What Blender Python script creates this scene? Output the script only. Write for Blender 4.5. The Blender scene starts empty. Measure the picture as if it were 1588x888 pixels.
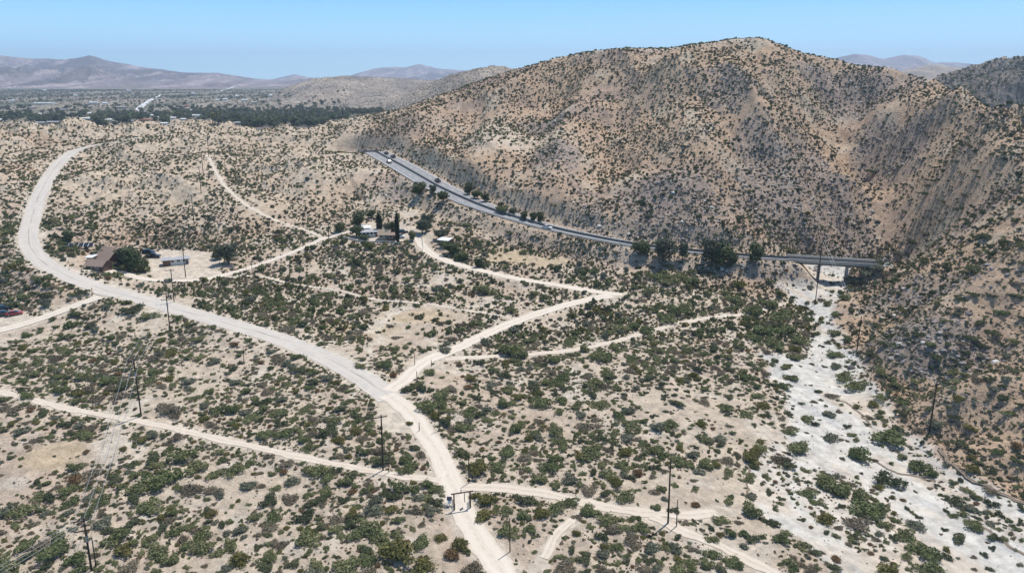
import bpy, math, random
import numpy as np
from mathutils import Vector, Matrix
R = math.radians
random.seed(7)
rng = np.random.RandomState(11)
scene = bpy.context.scene
col = scene.collection

# ------------------------------------------------------------------ camera
CAM_H = 75.0
FPX = 1059.0                      # focal length in photo pixels (1588 wide)
PITCH = R(17.1)
cam_d = bpy.data.cameras.new('camera')
cam_d.sensor_width = 36.0
cam_d.lens = 36.0 * FPX / 1588.0
cam_d.clip_start = 1.0
cam_d.clip_end = 60000.0
cam = bpy.data.objects.new('camera', cam_d)
cam.location = (0, 0, CAM_H)
cam.rotation_euler = (R(90) - PITCH, 0, 0)
col.objects.link(cam)
scene.camera = cam

# ------------------------------------------------------------------ sky and sun
SUN_EL, SUN_AZ = R(67), R(42)
world = bpy.data.worlds.new('World')
scene.world = world
world.use_nodes = True
wn = world.node_tree
wn.nodes.clear()
sky = wn.nodes.new('ShaderNodeTexSky')
sky.sky_type = 'NISHITA'
sky.sun_disc = False
sky.sun_elevation = SUN_EL
sky.sun_rotation = SUN_AZ
sky.altitude = 800
sky.air_density = 1.0
sky.dust_density = 0.35
sky.ozone_density = 1.6
bg = wn.nodes.new('ShaderNodeBackground')
bg.inputs['Strength'].default_value = 0.125
wo = wn.nodes.new('ShaderNodeOutputWorld')
# clear desert air: the band above the horizon is pale blue all the way round
tc = wn.nodes.new('ShaderNodeTexCoord'); sx_ = wn.nodes.new('ShaderNodeSeparateXYZ')
wn.links.new(tc.outputs['Generated'], sx_.inputs[0])
def wmap(a, b):
    m = wn.nodes.new('ShaderNodeMapRange'); m.inputs[1].default_value = a; m.inputs[2].default_value = b
    wn.links.new(sx_.outputs['Z'], m.inputs[0]); return m.outputs[0]
def wmix(f, a, b):
    m = wn.nodes.new('ShaderNodeMix'); m.data_type = 'RGBA'
    wn.links.new(f, m.inputs[0])
    for i, v in ((6, a), (7, b)):
        if hasattr(v, 'links'): wn.links.new(v, m.inputs[i])
        else: m.inputs[i].default_value = (*v, 1)
    return m.outputs[2]
k_ = 1 / .125
low = wmix(wmap(0.0, 0.12), (.66 * k_, 1.05 * k_, 1.30 * k_), (.20 * k_, .60 * k_, 1.02 * k_))
full = wmix(wmap(0.13, 0.45), low, sky.outputs[0])
wn.links.new(full, bg.inputs['Color'])
wn.links.new(bg.outputs[0], wo.inputs['Surface'])
sun_d = bpy.data.lights.new('sun', 'SUN')
sun_d.energy = 4.75
sun_d.angle = R(0.53)
sun_d.color = (1.0, 0.955, 0.89)
sun = bpy.data.objects.new('sun', sun_d)
sdir = Vector((math.sin(SUN_AZ) * math.cos(SUN_EL), math.cos(SUN_AZ) * math.cos(SUN_EL), math.sin(SUN_EL)))
sun.rotation_euler = sdir.to_track_quat('Z', 'Y').to_euler()
sun.location = (0, 0, 300)
col.objects.link(sun)
scene.view_settings.view_transform = 'Standard'
scene.view_settings.look = 'None'
scene.view_settings.exposure = 0.12
scene.view_settings.gamma = 1.0

# ------------------------------------------------------------------ pixel <-> world helpers
SP, CP = math.sin(PITCH), math.cos(PITCH)
def ray(px, py):
    dy = py - 444.0
    return (px - 794.0), FPX * CP - dy * SP, FPX * SP + dy * CP      # right, forward, down
def pd(px, py, d):
    x, F, D = ray(px, py)
    return (x / F * d, d, CAM_H - D / F * d)
def pz(px, py, z):
    x, F, D = ray(px, py)
    d = (CAM_H - z) * F / D
    return (x / F * d, d, z)
def proj(x, y, z):
    dn = CAM_H - z
    dep = y * CP + dn * SP
    up = -dn * CP + y * SP
    return 794 + FPX * x / dep, 444 - FPX * up / dep, dep

# ------------------------------------------------------------------ numpy noise
_perm = np.random.RandomState(3).permutation(4096)
def _hash(ix, iy, s):
    return _perm[(_perm[(ix + s * 131) & 4095] + iy) & 4095] / 4095.0
def vnoise(x, y, s=0):
    ix = np.floor(x).astype(np.int64); iy = np.floor(y).astype(np.int64)
    fx = x - ix; fy = y - iy
    fx = fx * fx * fx * (fx * (fx * 6 - 15) + 10); fy = fy * fy * fy * (fy * (fy * 6 - 15) + 10)
    a = _hash(ix, iy, s); b = _hash(ix + 1, iy, s); c = _hash(ix, iy + 1, s); d = _hash(ix + 1, iy + 1, s)
    return (a + (b - a) * fx) * (1 - fy) + (c + (d - c) * fx) * fy
def fbm(x, y, s=0, o=4, g=0.5):
    t = 0; a = 1.0; n = 0
    for k in range(o):
        t = t + a * vnoise(x * 2 ** k + 17.3 * k, y * 2 ** k - 9.1 * k, s + k); n += a; a *= g
    return t / n
def ridged(x, y, s=0, o=4, g=0.5):
    t = 0; a = 1.0; n = 0
    for k in range(o):
        v = 1 - np.abs(2 * vnoise(x * 2 ** k + 5.3 * k, y * 2 ** k + 3.7 * k, s + k) - 1)
        t = t + a * v * v; n += a; a *= g
    return t / n
def sstep(a, b, x):
    t = np.clip((x - a) / (b - a), 0, 1)
    return t * t * (3 - 2 * t)

# ------------------------------------------------------------------ terrain control points
CZ = [(0,888,1),(200,888,0),(400,888,0),(600,888,0),(780,888,0),(1000,888,0),(1200,888,-.3),(1400,888,-1.5),(1588,888,-2),
 (0,770,1),(250,770,.5),(500,770,0),(713,790,.2),(900,770,0),(1150,770,-.5),(1300,770,-1.5),(1500,790,-2),
 (0,650,2),(219,645,1.5),(450,640,1.5),(640,640,1),(850,640,0),(1050,640,0),(1200,640,-1),(1300,640,-2),(1390,655,-1.6),
 (0,560,2.5),(200,560,2),(400,560,2),(560,590,2),(750,560,.5),(950,560,0),(1150,560,-.5),(1250,560,-2),(1310,560,-1.7),
 (30,500,3.5),(90,485,4.5),(260,515,3),(350,505,4.6),(450,500,3),(600,500,1.5),(800,500,.2),(1000,500,-.5),(1180,500,-1),(1270,500,-1.8),
 (180,452,7),(110,431,8.8),(70,410,10.5),(43,375,12.6),(50,325,16.8),(75,272,22),(96,246,27),(140,228,31),(185,219,34),
 (30,455,6),(0,420,8),(0,370,13),(0,300,22),(0,250,30),(0,215,36),
 (250,430,5),(400,430,3),(550,430,2),(700,430,4),(850,440,2.4),(1000,445,1.5),(1150,450,-.5),(1250,440,-1.4),
 (175,410,6.5),(300,405,5.5),(450,395,5),(575,368,8.5),(650,375,9),(720,385,8),(800,405,5),(900,415,3.8),(700,352,12),
 (850,392,6.2),(1000,422,3.5),(1110,432,2.6),(1185,432,1.8),
 (590,240,29),(620,257,26),(650,274,23.5),(680,290,21.5),(720,309,19),(760,325,17),(810,341,14.5),(860,355,12.5),
 (930,370,10.5),(1000,382,9),(1075,390,8),(1150,397,7),(1205,400,6.6),(1380,411,6.5),
 (300,370,9),(200,345,14),(150,300,20),(200,260,26),(300,300,20),(300,250,28),(400,335,13),(335,275,22),(430,350,10),
 (450,290,21),(550,300,18),(500,245,28),(555,262,26),(600,305,17),(400,225,32),(560,225,31),
 (1300,470,-1.5),(1285,450,-1.5),(1302,452,-1.2),(1322,520,-1.2),(1350,570,-1),(1400,630,-.8),(1450,672,-.5),(1500,712,-.4),(1588,762,-.2),
 (1290,415,-1.3),(1290,430,-1.5),(1340,398,-.5),(1240,395,2),(1395,396,1.5)]
CD = [(0,200,520),(100,202,530),(200,203,540),(300,202,550),(400,203,560),(470,196,560),(540,184,540),(600,175,520),
 (640,165,500),(690,150,495),(740,135,500),(800,107,520),(880,91,510),(960,81,500),(1010,84,490),(1060,78,475),(1130,70,465),
 (1190,62,465),(1230,74,475),(1290,94,480),(1330,104,475),(1380,108,450),(1430,125,405),(1480,145,350),(1530,172,300),(1588,210,262),
 (640,200,440),(640,240,388),(700,180,455),(700,220,400),(700,262,348),(800,150,480),(800,200,420),(800,260,345),(800,312,305),
 (900,130,480),(900,180,420),(900,250,345),(900,325,295),(1000,120,450),(1000,180,405),(1000,260,340),(1000,345,285),
 (1090,150,400),(1090,220,345),(1090,300,298),(1080,365,272),(1190,110,420),(1190,180,372),(1190,260,325),(1190,345,285),
 (1260,120,440),(1260,200,385),(1270,300,325),(1280,365,292),(1340,170,435),(1340,235,368),(1365,290,330),(1390,340,300),(1392,378,288),
 (1400,150,400),(1430,220,350),(1450,270,318),(1470,330,270),(1450,385,242),(1480,240,304),(1530,240,264),
 (1588,450,172),(1588,300,222),(1500,300,264),(1500,400,200),(1500,500,166),(1500,600,141),(1400,430,222),(1400,500,186),
 (1400,560,164),(1588,560,147),(1588,640,130),(1588,705,119),(1450,620,143),(1345,445,236)]
CW = [(-120,30,0),(-60,30,0),(0,30,0),(60,30,-1),(110,50,0),(160,50,25),(170,100,42),(220,150,70),(226,215,58),(224,262,45),(236,300,44),(250,350,45),
 (268,400,46),(260,520,25),(-100,640,22),(0,620,40),(60,600,55),(140,570,72),(200,540,62),(350,350,30),(350,200,70),
 (-240,200,4),(-330,300,14),(-450,420,26),(-520,540,36),(-300,90,4),(-250,620,30),(-450,640,30)]
pts = np.array([pz(*c) for c in CZ] + [pd(*c) for c in CD] + CW, float)
S = 100.0
def tps_kernel(r2):
    return 0.5 * r2 * np.log(r2 + 1e-9)
P = pts[:, :2] / S
n = len(P)
K = tps_kernel(((P[:, None] - P[None]) ** 2).sum(-1)) + np.eye(n) * 0.0008
A = np.zeros((n + 3, n + 3)); A[:n, :n] = K; A[:n, n] = 1; A[:n, n + 1:] = P; A[n, :n] = 1; A[n + 1:, :n] = P.T
wts = np.linalg.solve(A, np.concatenate([pts[:, 2], np.zeros(3)]))
def base_near(x, y):
    x = x / S; y = y / S
    z = wts[n] + wts[n + 1] * x + wts[n + 2] * y
    for i in range(n):
        z = z + wts[i] * tps_kernel((x - P[i, 0]) ** 2 + (y - P[i, 1]) ** 2)
    return z

# grid: finer near the valley, coarser towards the mountains
NR1, NR2, NC = 640, 230, 700
ys = np.concatenate([np.exp(np.linspace(math.log(42), math.log(900), NR1)), np.exp(np.linspace(math.log(900), math.log(16000), NR2 + 1))[1:]])
tt = np.linspace(-1, 1, NC)
us = tt * 0.92 + np.sign(tt) * np.clip(np.abs(tt) - 0.85, 0, 1) ** 2 * 22
U, Y = np.meshgrid(us, ys)
X = U * Y
NR = len(ys)
lys = np.log(ys)
def gidx(x, y):
    r = np.interp(np.log(np.maximum(y, 1e-3)), lys, np.arange(NR))
    c = np.interp(x / np.maximum(y, 1e-3), us, np.arange(NC))
    r0 = np.clip(np.floor(r).astype(int), 0, NR - 2); c0 = np.clip(np.floor(c).astype(int), 0, NC - 2)
    return r0, c0, np.clip(r - r0, 0, 1), np.clip(c - c0, 0, 1)
def samp(G, x, y):
    r, c, fr, fc = gidx(np.asarray(x, float), np.asarray(y, float))
    return (G[r, c] * (1 - fc) + G[r, c + 1] * fc) * (1 - fr) + (G[r + 1, c] * (1 - fc) + G[r + 1, c + 1] * fc) * fr
_ds = np.exp(np.linspace(math.log(45), math.log(6000), 2600))
def cast(G, px, py):
    """first point of terrain G seen through a photo pixel"""
    x, F, D = ray(px, py)
    zz = CAM_H - D / F * _ds
    h = samp(G, x / F * _ds, _ds)
    k = np.argmax(h > zz)
    if k == 0: k = len(_ds) - 1 if not (h > zz).any() else 1
    a = zz[k - 1] - h[k - 1]; b = h[k] - zz[k]
    t = a / (a + b + 1e-9)
    d = _ds[k - 1] + (_ds[k] - _ds[k - 1]) * min(max(t, 0), 1)
    return x / F * d, d

NRN = int(np.searchsorted(ys, 1000))
Zn = np.zeros_like(X)
Zn[:NRN] = base_near(X[:NRN], Y[:NRN])
# far valley and ranges
plain = -1.0 + 10 * (fbm(X / 900, Y / 900, 4, 3) - .5) * sstep(700, 1500, Y)
dc = 545 + 45 * sstep(-60, -200, X)
back = sstep(0, 260, Y - dc)
Z = Zn * (1 - back) + plain * back
PXF = 794 + U * 1100.0                       # bearing of every column (photo pixels at the horizon)
RANGES = [
 # skyline [(bearing, photo row)], crest distance, toe distance, back distance, noise, kind
 ([(-400,90),(-150,84),(0,83),(60,88),(110,90),(150,84),(180,92),(230,103),(290,112),(340,112),(400,122),(440,124),(470,118),(500,122),(560,130),(640,138)], 7600, 4400, 11000, .85),
 ([(340,138),(380,126),(420,124),(460,115),(490,122),(530,124),(550,115),(580,106),(610,103),(630,104),(652,98),(680,106),(710,108),(760,112),(860,120),(950,138)], 11500, 8500, 15000, .3),
 ([(395,160),(425,146),(450,133),(490,120),(540,116),(600,119),(660,123),(700,126),(780,132),(850,150)], 2500, 1750, 3300, .55),
 ([(600,165),(640,142),(670,128),(700,114),(740,105),(770,101),(800,105),(860,104),(930,110),(1000,150)], 1500, 1020, 2100, .5),
 ([(1180,138),(1260,110),(1290,90),(1315,84),(1340,86),(1362,92),(1390,86),(1412,86),(1440,97),(1470,97),(1500,100),(1550,108),(1650,100),(1900,90)], 9000, 5500, 12000, .3),
 ([(1300,138),(1380,110),(1410,104),(1440,99),(1480,104),(1520,110),(1600,120)], 3200, 2200, 4500, .45),
 ([(1380,160),(1425,130),(1455,115),(1500,101),(1540,90),(1588,84),(1660,76),(1800,70),(2100,90)], 900, 700, 1250, .35),
]
kindR = np.zeros_like(X, int)
for k, (sk, dcr, dt, db, nz) in enumerate(RANGES):
    sk = np.array(sk, float)
    row = np.interp(PXF, sk[:, 0], sk[:, 1], left=sk[0, 1] if sk[0, 0] < 0 else 200, right=sk[-1, 1] if sk[-1, 0] > 1588 else 200)
    F = FPX * CP - (row - 444) * SP; D = FPX * SP + (row - 444) * CP
    zs = np.maximum(CAM_H - D / F * dcr, -2)
    t = np.where(Y < dcr, (Y - dt) / (dcr - dt), (db - Y) / (db - dcr))
    t = np.clip(t, 0, 1)
    L = (dcr - dt)
    rn = ridged(X / (L * .26), Y / (L * .5), 30 + k, 6, .62)
    prof = t ** 1.15
    amp = nz * 1.35 * (1 - t ** 4) * np.minimum(t * 2.2, 1)
    h = (zs - plain) * (prof * (1 - amp * .5) + amp * (rn - .45) * 1.1) + (zs - plain) * .05 * t * (ridged(X / (L * .06), Y / (L * .09), 60 + k, 3) - .5)
    h = np.where(t > 0, plain + np.maximum(h, 0), -1e9)
    sel = (h > Z) & (Y > 640)
    kindR = np.where(sel & (h > plain + 1.5), k + 1, kindR)
    Z = np.where(sel, h, Z)
Z0 = Z.copy()
# ------------------------------------------------------------------ roads and tracks as photo outlines dropped onto the terrain
ROADS = {
 'paved_road': dict(p=[(215,214),(197,217),(150,225),(117,234),(95,250),(80,268),(67,290),(56,315),(48,345),(44,367),(51,390),(72,410),(110,430),(150,445),(190,457),(240,470),(300,487),(360,503),(420,521),(470,540),(520,561),(560,584),(588,603),(606,618)], w=6.6, s=2.6, b=7),
 'dirt_road': dict(p=[(600,612),(625,630),(645,650),(665,680),(684,710),(698,742),(712,775),(722,800),(740,830),(765,865),(790,900),(830,960)], w=4.5, s=1.4, b=3),
 'sand_track': dict(p=[(-60,596),(0,608),(60,622),(120,637),(175,646),(240,658),(310,674),(380,690),(440,703),(500,715),(560,727),(610,737),(665,741),(700,746)], w=2.0, s=1.2, b=3),
 'gate_track': dict(p=[(716,756),(790,757),(850,766),(920,783),(990,793),(1060,798),(1110,795),(1145,787)], w=2.5, s=1.2, b=3),
 'pole_track': dict(p=[(1010,800),(1040,816),(1100,840),(1160,868),(1210,895),(1260,930)], w=2.1, s=1.0, b=3),
 'foot_trail': dict(p=[(905,795),(880,812),(858,838),(842,865),(828,900)], w=1.6, s=.8, b=2),
 'side_road': dict(p=[(603,606),(621,594),(640,576),(665,557),(710,540),(760,515),(810,495),(860,478),(910,465),(965,457)], w=4.2, s=1.4, b=3),
 'creek_track': dict(p=[(690,557),(760,553),(830,549),(900,541),(960,528),(1010,513),(1060,500),(1110,492),(1160,486),(1215,470)], w=2.2, s=1.0, b=3),
 'house_road': dict(p=[(965,457),(920,452),(870,443),(800,432),(740,418),(700,407),(668,393),(652,377),(642,362)], w=3.8, s=1.6, b=3),
 'driveway': dict(p=[(575,355),(540,360),(505,370),(450,393),(400,411),(350,426),(310,434),(260,435),(225,433),(190,424),(150,419),(118,421)], w=3.0, s=1.4, b=3),
 'scrub_track': dict(p=[(330,432),(400,428),(450,440),(520,450),(580,464),(650,470),(720,481),(790,492)], w=1.1, s=.9, b=2),
 'gully_trail': dict(p=[(322,240),(332,262),(350,290),(385,320),(430,343),(470,356),(505,370)], w=1.5, s=1.3, b=4),
 'lot_road': dict(p=[(-40,520),(0,512),(40,502),(90,485),(130,469),(168,457)], w=5.0, s=1.8, b=4),
 'highway': dict(p=[(582,236),(590,240),(620,256),(650,273),(680,290),(720,309),(760,325),(810,341),(860,355),(930,370),(1000,382),(1075,390),(1150,397),(1232,402)], w=[14,14,15,15,16,16,15.5,14.5,13,11.5,10.2,9.4,8.8,8.2,7.6,7.2], s=1.5, b=6),
}
HZ = {(582,236):29.7,(590,240):29,(620,256):26,(650,273):23.6,(680,290):21.5,(720,309):19,(760,325):17,(810,341):14.5,(860,355):12.5,(930,370):10.5,(1000,382):9,(1075,390):8,(1150,397):7,(1232,402):6.3}
def catmull(P, step=2.0):
    P = np.array(P, float); Q = np.vstack([2 * P[0] - P[1], P, 2 * P[-1] - P[-2]]); out = []
    for i in range(1, len(Q) - 2):
        p0, p1, p2, p3 = Q[i - 1:i + 3]
        m = max(2, int(np.linalg.norm((p2 - p1)[:2]) / step))
        for k in range(m):
            t = k / m
            out.append(.5 * (2 * p1 + (p2 - p0) * t + (2 * p0 - 5 * p1 + 4 * p2 - p3) * t * t + (3 * p1 - p0 - 3 * p2 + p3) * t ** 3))
    out.append(P[-1]); return np.array(out)
def smooth1(v, k):
    for _ in range(k):
        v = np.concatenate([[v[0]], (v[:-2] + 2 * v[1:-1] + v[2:]) / 4, [v[-1]]])
    return v
for nm, r in ROADS.items():
    if nm == 'highway':
        W3 = [pz(a, b, HZ[(a, b)]) for a, b in r['p']]
        dx_, dy_ = W3[0][0] - W3[1][0], W3[0][1] - W3[1][1]; q_ = math.hypot(dx_, dy_)
        W3 = [(W3[0][0] + dx_ / q_ * s_ + sb, W3[0][1] + dy_ / q_ * s_, W3[0][2] - dp) for s_, dp, sb in ((42, 5.5, -5), (18, 2.0, -1.5))] + W3
    else:
        W3 = []
        for a, b in r['p']:
            x, y = cast(Z0, a, b); W3.append((x, y, float(samp(Z0, x, y))))
    wid = r['w'] if isinstance(r['w'], list) else [r['w']] * len(W3)
    c = catmull([(*q, w) for q, w in zip(W3, wid)])
    c[:, 2] = smooth1(c[:, 2], 6)
    r['c'] = c

def seg_field(poly, reach, closed=False):
    """distance of every grid vertex to a world polyline, plus the value of its z there"""
    D_ = np.full(X.shape, 1e6, np.float32); V_ = np.zeros(X.shape, np.float32); W_ = np.zeros(X.shape, np.float32)
    m = len(poly)
    for i in range(m if closed else m - 1):
        a = poly[i]; b = poly[(i + 1) % m]
        y0, y1 = min(a[1], b[1]) - reach, max(a[1], b[1]) + reach
        r0, r1 = np.searchsorted(ys, [max(y0, 1), y1])
        if r1 <= r0: continue
        x0, x1 = min(a[0], b[0]) - reach, max(a[0], b[0]) + reach
        ym, yM = ys[r0], ys[min(r1, NR - 1)]
        c0, c1 = np.searchsorted(us, [min(x0 / ym, x0 / yM), max(x1 / ym, x1 / yM)])
        if c1 <= c0: continue
        xs = X[r0:r1, c0:c1]; yy = Y[r0:r1, c0:c1]
        dx, dy = b[0] - a[0], b[1] - a[1]
        t = np.clip(((xs - a[0]) * dx + (yy - a[1]) * dy) / (dx * dx + dy * dy + 1e-9), 0, 1)
        d = np.hypot(xs - a[0] - t * dx, yy - a[1] - t * dy)
        cur = D_[r0:r1, c0:c1]; ok = d < cur
        cur[ok] = d[ok]
        if len(a) > 2:
            V_[r0:r1, c0:c1][ok] = (a[2] + (b[2] - a[2]) * t)[ok]
            W_[r0:r1, c0:c1][ok] = (a[3] + (b[3] - a[3]) * t)[ok] if len(a) > 3 else 0
    return D_, V_, W_
def inside(poly, x, y):
    ins = np.zeros(x.shape, bool); m = len(poly); j = m - 1
    for i in range(m):
        xi, yi = poly[i][0], poly[i][1]; xj, yj = poly[j][0], poly[j][1]
        c = ((yi > y) != (yj > y)) & (x < (xj - xi) * (y - yi) / (yj - yi + 1e-12) + xi)
        ins ^= c; j = i
    return ins
WASH_PX = [(1243,404),(1212,430),(1208,442),(1220,458),(1246,480),(1262,510),(1256,535),(1240,546),(1184,548),(1190,570),(1203,600),(1213,640),(1212,668),(1196,694),(1168,718),(1156,745),(1162,775),(1205,805),(1262,840),(1300,880),(1330,940),
 (1700,940),(1690,835),(1588,775),(1530,745),(1480,715),(1440,684),(1405,652),(1370,612),(1345,582),(1322,545),(1304,512),(1298,482),(1304,455),(1312,436),(1325,415),(1352,404),(1392,396),(1380,390),(1300,395)]
wash_poly = [cast(Z0, a, b) for a, b in WASH_PX]
dW, _, _ = seg_field(wash_poly, 30, True)
inW = inside(wash_poly, X, Y)
sW = np.where(inW, -dW, dW)                     # signed distance, negative inside
sW = sW + 3.0 * (fbm(X / 7, Y / 7, 8, 3) - .5) * 2
COMP = [(238,392),(255,388),(300,389),(342,394),(345,404),(335,418),(350,428),(300,437),(262,436),(236,426),(232,405)]
YARD = [(545,352),(575,345),(650,352),(668,362),(662,385),(648,390),(640,374),(560,376)]
LOT = [(-60,490),(0,485),(30,488),(60,492),(30,510),(-60,530)]
TURN = [(592,628),(625,622),(655,660),(672,690),(640,672),(600,668),(582,650)]
pads = []
for P_ in (COMP, YARD, LOT, TURN):
    w_ = [cast(Z0, a, b) for a, b in P_]
    d_, _, _ = seg_field(w_, 20, True)
    pads.append(np.where(inside(w_, X, Y), -d_, d_))

# ------------------------------------------------------------------ relief
gy = np.gradient(Z0, axis=0) / np.gradient(Y, axis=0)
gx = np.gradient(Z0, axis=1) / np.maximum(np.gradient(X, axis=1), 1e-3)
slope = np.hypot(gx, gy)
near = 1 - sstep(620, 760, Y)
hill = sstep(.10, .42, slope) * near
bad = near * (1 - sstep(-150, -20, X - (Y - 300) * -.05)) * sstep(285, 330, Y) * (1 - sstep(.3, .5, slope))
RD = {}
roadd = np.full(X.shape, 1e6)
for nm, r in ROADS.items():
    reach = 24
    d_, v_, w_ = seg_field(r['c'], reach)
    RD[nm] = (d_, v_, w_)
    roadd = np.minimum(roadd, d_ - w_ / 2)
roadd = np.maximum(roadd, 0)
for p_ in pads: roadd = np.minimum(roadd, np.maximum(p_, 0))
free = sstep(1, 16, roadd)
free2 = sstep(.3, 5, roadd)
wfl = sstep(-1, 10, sW)
wx = gx ** 2 / (gx ** 2 + gy ** 2 + 1e-4)
wpx = X + 14 * (fbm(X / 40, Y / 40, 70, 2) - .5); wpy = Y + 14 * (fbm(X / 40, Y / 40, 73, 2) - .5)
rA = ridged(wpx / 52, wpy / 130, 20, 5, .52); rB = ridged(wpx / 130, wpy / 52, 24, 5, .52)
rn = rA * (1 - wx) + rB * wx
r2 = ridged(wpx / 15, wpy / 28, 40, 3) * (1 - wx) + ridged(wpx / 28, wpy / 15, 43, 3) * wx
free3 = sstep(2, 48, roadd)
dz = hill * wfl * (free3 * (rn - .50) * (21 - 10 * wx) + free * (r2 - .48) * (2.6 - 1.6 * wx))
rb = ridged(wpx / 42, wpy / 52, 50, 4, .5)
LINES = [  # drainage lines (negative) and spurs (positive): photo outline, height, half width
 ([(1285,150),(1300,170),(1318,200),(1340,235),(1357,275),(1376,310),(1390,345),(1389,383)], -8, 12), ([(1440,158),(1415,170),(1390,188),(1366,208),(1342,233)], -6, 9),
 ([(975,125),(962,155),(948,200),(925,260),(905,325)], -5, 12), ([(880,120),(858,155),(832,215),(802,275)], -4, 10), ([(1185,240),(1200,300),(1216,375)], -4.5, 9),
 ([(1235,230),(1268,290),(1300,345),(1315,385)], -4.5, 9), ([(745,160),(715,215),(692,262)], -4, 10), ([(1100,150),(1140,210),(1150,290),(1140,370)], -4, 10),
 ([(1570,330),(1490,390),(1420,445)], -4, 9), ([(1585,470),(1490,545),(1400,600)], -4, 8), ([(1580,600),(1500,650),(1450,685)], -2.5, 6),
 ([(1050,112),(1075,140),(1090,200),(1060,290),(1010,360)], 6, 18), ([(1186,112),(1178,140),(1205,200),(1235,300),(1262,375)], 6, 16), ([(912,125),(900,160),(872,220),(850,300)], 5, 14),
 ([(1434,175),(1436,215),(1425,280),(1408,350),(1400,390)], 5, 12), ([(1588,400),(1500,460),(1400,530)], 4, 10), ([(792,140),(770,180),(745,235)], 4, 13)]
for lp, hh_, wl_ in LINES:
    wp = [cast(Z0, a, b) for a, b in lp]; wp = catmull([(q[0], q[1], 0, 0) for q in wp], 8)
    d_, _, _ = seg_field(wp, 60)
    d_ = d_ + 5 * (fbm(X / 14, Y / 14, 260, 3) - .5)
    dz += hh_ * np.exp(-(d_ / wl_) ** 2 * .9) * near * free3 * wfl
dz += bad * (1 - hill) * sstep(1, 26, roadd) * ((rb - .46) * 18 + (ridged(X / 10, Y / 13, 52, 3) - .45) * 3.2)
flat = near * (1 - hill)
dz += flat * free2 * wfl * ((fbm(X / 26, Y / 26, 12, 3) - .5) * 2.0 + (fbm(X / 5, Y / 5, 15, 3) - .5) * .7)
dz += near * (1 - wfl) * ((ridged(X / 9 + Y / 40, Y / 30, 18, 3) - .5) * .35)
Z = Z0 + dz
wf = sstep(3.0, -2.5, sW) * near
Z = Z - wf * .55
# fitted highway embankment / road beds
for nm, r in ROADS.items():
    d_, v_, w_ = RD[nm]
    e = d_ - w_ / 2 - r['s'] * .6
    if nm == 'highway': t = sstep(0, 9, e)
    else: t = sstep(0, r['b'], e)
    Z = np.where(d_ < 900, v_ * (1 - t) + Z * t, Z)
# right-hand bridge approach
A2 = [(*pz(1352,409,6.2), 7), (*pz(1362,410,6.3), 7)]
A2.append((A2[1][0] + 5, A2[1][1] - .6, 6.4, 7))
d_, v_, w_ = seg_field(np.array(A2), 24)
t = sstep(0, 5, d_ - 4); Z = np.where(d_ < 900, v_ * (1 - t) + Z * t, Z)
for p_, nm in zip(pads, 'abcd'):
    pass
# channel kept open under the bridge
Bl = np.array(pz(1238,402,6.2)); Br = np.array(pz(1352,409,6.2))
ax = (Br - Bl)[:2]; Lb = np.linalg.norm(ax); ax /= Lb; nrm = np.array([-ax[1], ax[0]])
sx = (X - Bl[0]) * ax[0] + (Y - Bl[1]) * ax[1]; sy = (X - Bl[0]) * nrm[0] + (Y - Bl[1]) * nrm[1]
bed = -1.6
prof = bed + 7.2 * (1 - sstep(-1, 8.5, sx)) + 7.2 * sstep(Lb - 6.5, Lb + 1, sx)
mk = (1 - sstep(9, 22, np.abs(sy))) * sstep(-3, -1, sx) * (1 - sstep(Lb + 1, Lb + 3, sx))
Z = Z * (1 - mk) + np.minimum(Z, prof) * mk
# ------------------------------------------------------------------ painted ground tones (soil kinds; mountain streaks also stand in for relief shading)
def mixc(C, c, m):
    return C + (np.array(c)[None, None, :] - C) * np.clip(m, 0, 1)[..., None]
def blob(px, py, rx, ry, s=0):
    x, y = cast(Z, px, py)
    F = 1059.0 * .93; sc = math.hypot(y, CAM_H) / F
    q = np.hypot((X - x) / (rx * sc), (Y - y) / (ry * sc * 2.2)) + .8 * (fbm(X / 12, Y / 12, 90 + s, 3) - .5)
    return 1 - sstep(.55, 1.15, q)
n1 = fbm(X / 30, Y / 30, 81, 4); n2 = fbm(X / 8, Y / 8, 85, 4); n3 = fbm(X / 2.2, Y / 2.2, 88, 3)
C = np.zeros(X.shape + (3,)) + np.array([.50, .42, .335])
C = mixc(C, (.44, .35, .275), sstep(.42, .72, n1) * .9)
C = mixc(C, (.56, .50, .43), sstep(.55, .8, n2) * .7)
C = mixc(C, (.36, .31, .26), sstep(.62, .85, n3) * .6)
HC = np.zeros_like(C) + np.array([.43, .312, .222])
HC = mixc(HC, (.45, .315, .205), sstep(.56, .78, fbm(X / 22, Y / 22, 101, 3)) * .55)
HC = mixc(HC, (.28, .215, .19), sstep(.52, .74, fbm(X / 34, Y / 20, 104, 4)) * .6)
HC = mixc(HC, (.47, .40, .31), sstep(.60, .8, fbm(X / 12, Y / 15, 107, 3)) * .7)
hm = np.clip(sstep(.12, .3, slope) * near, 0, 1)
hm *= 1 - bad * .75
C = C * (1 - hm[..., None]) + HC * hm[..., None]
C = mixc(C, (.47, .38, .29), bad * .55)
rock = np.zeros(X.shape)
for (a, b, c_, d_2, k) in [(980,335,110,45,1),(1060,300,70,40,2),(1240,300,80,60,3),(1290,290,50,60,4),(1190,260,50,40,5),(1340,170,70,35,6),(1230,350,90,35,7),(1380,230,40,40,8),(620,290,30,20,9),(860,235,40,26,10),(845,200,35,20,11),(1450,520,60,40,12),(1420,470,50,40,13),(1160,415,60,10,14),(1215,422,45,12,18),(1140,130,50,25,15),(1300,150,60,22,16),(1090,370,60,14,17)]:
    rock = np.maximum(rock, blob(a, b, c_, d_2, k))
C = mixc(C, (.255, .215, .195), rock * .62)
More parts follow.
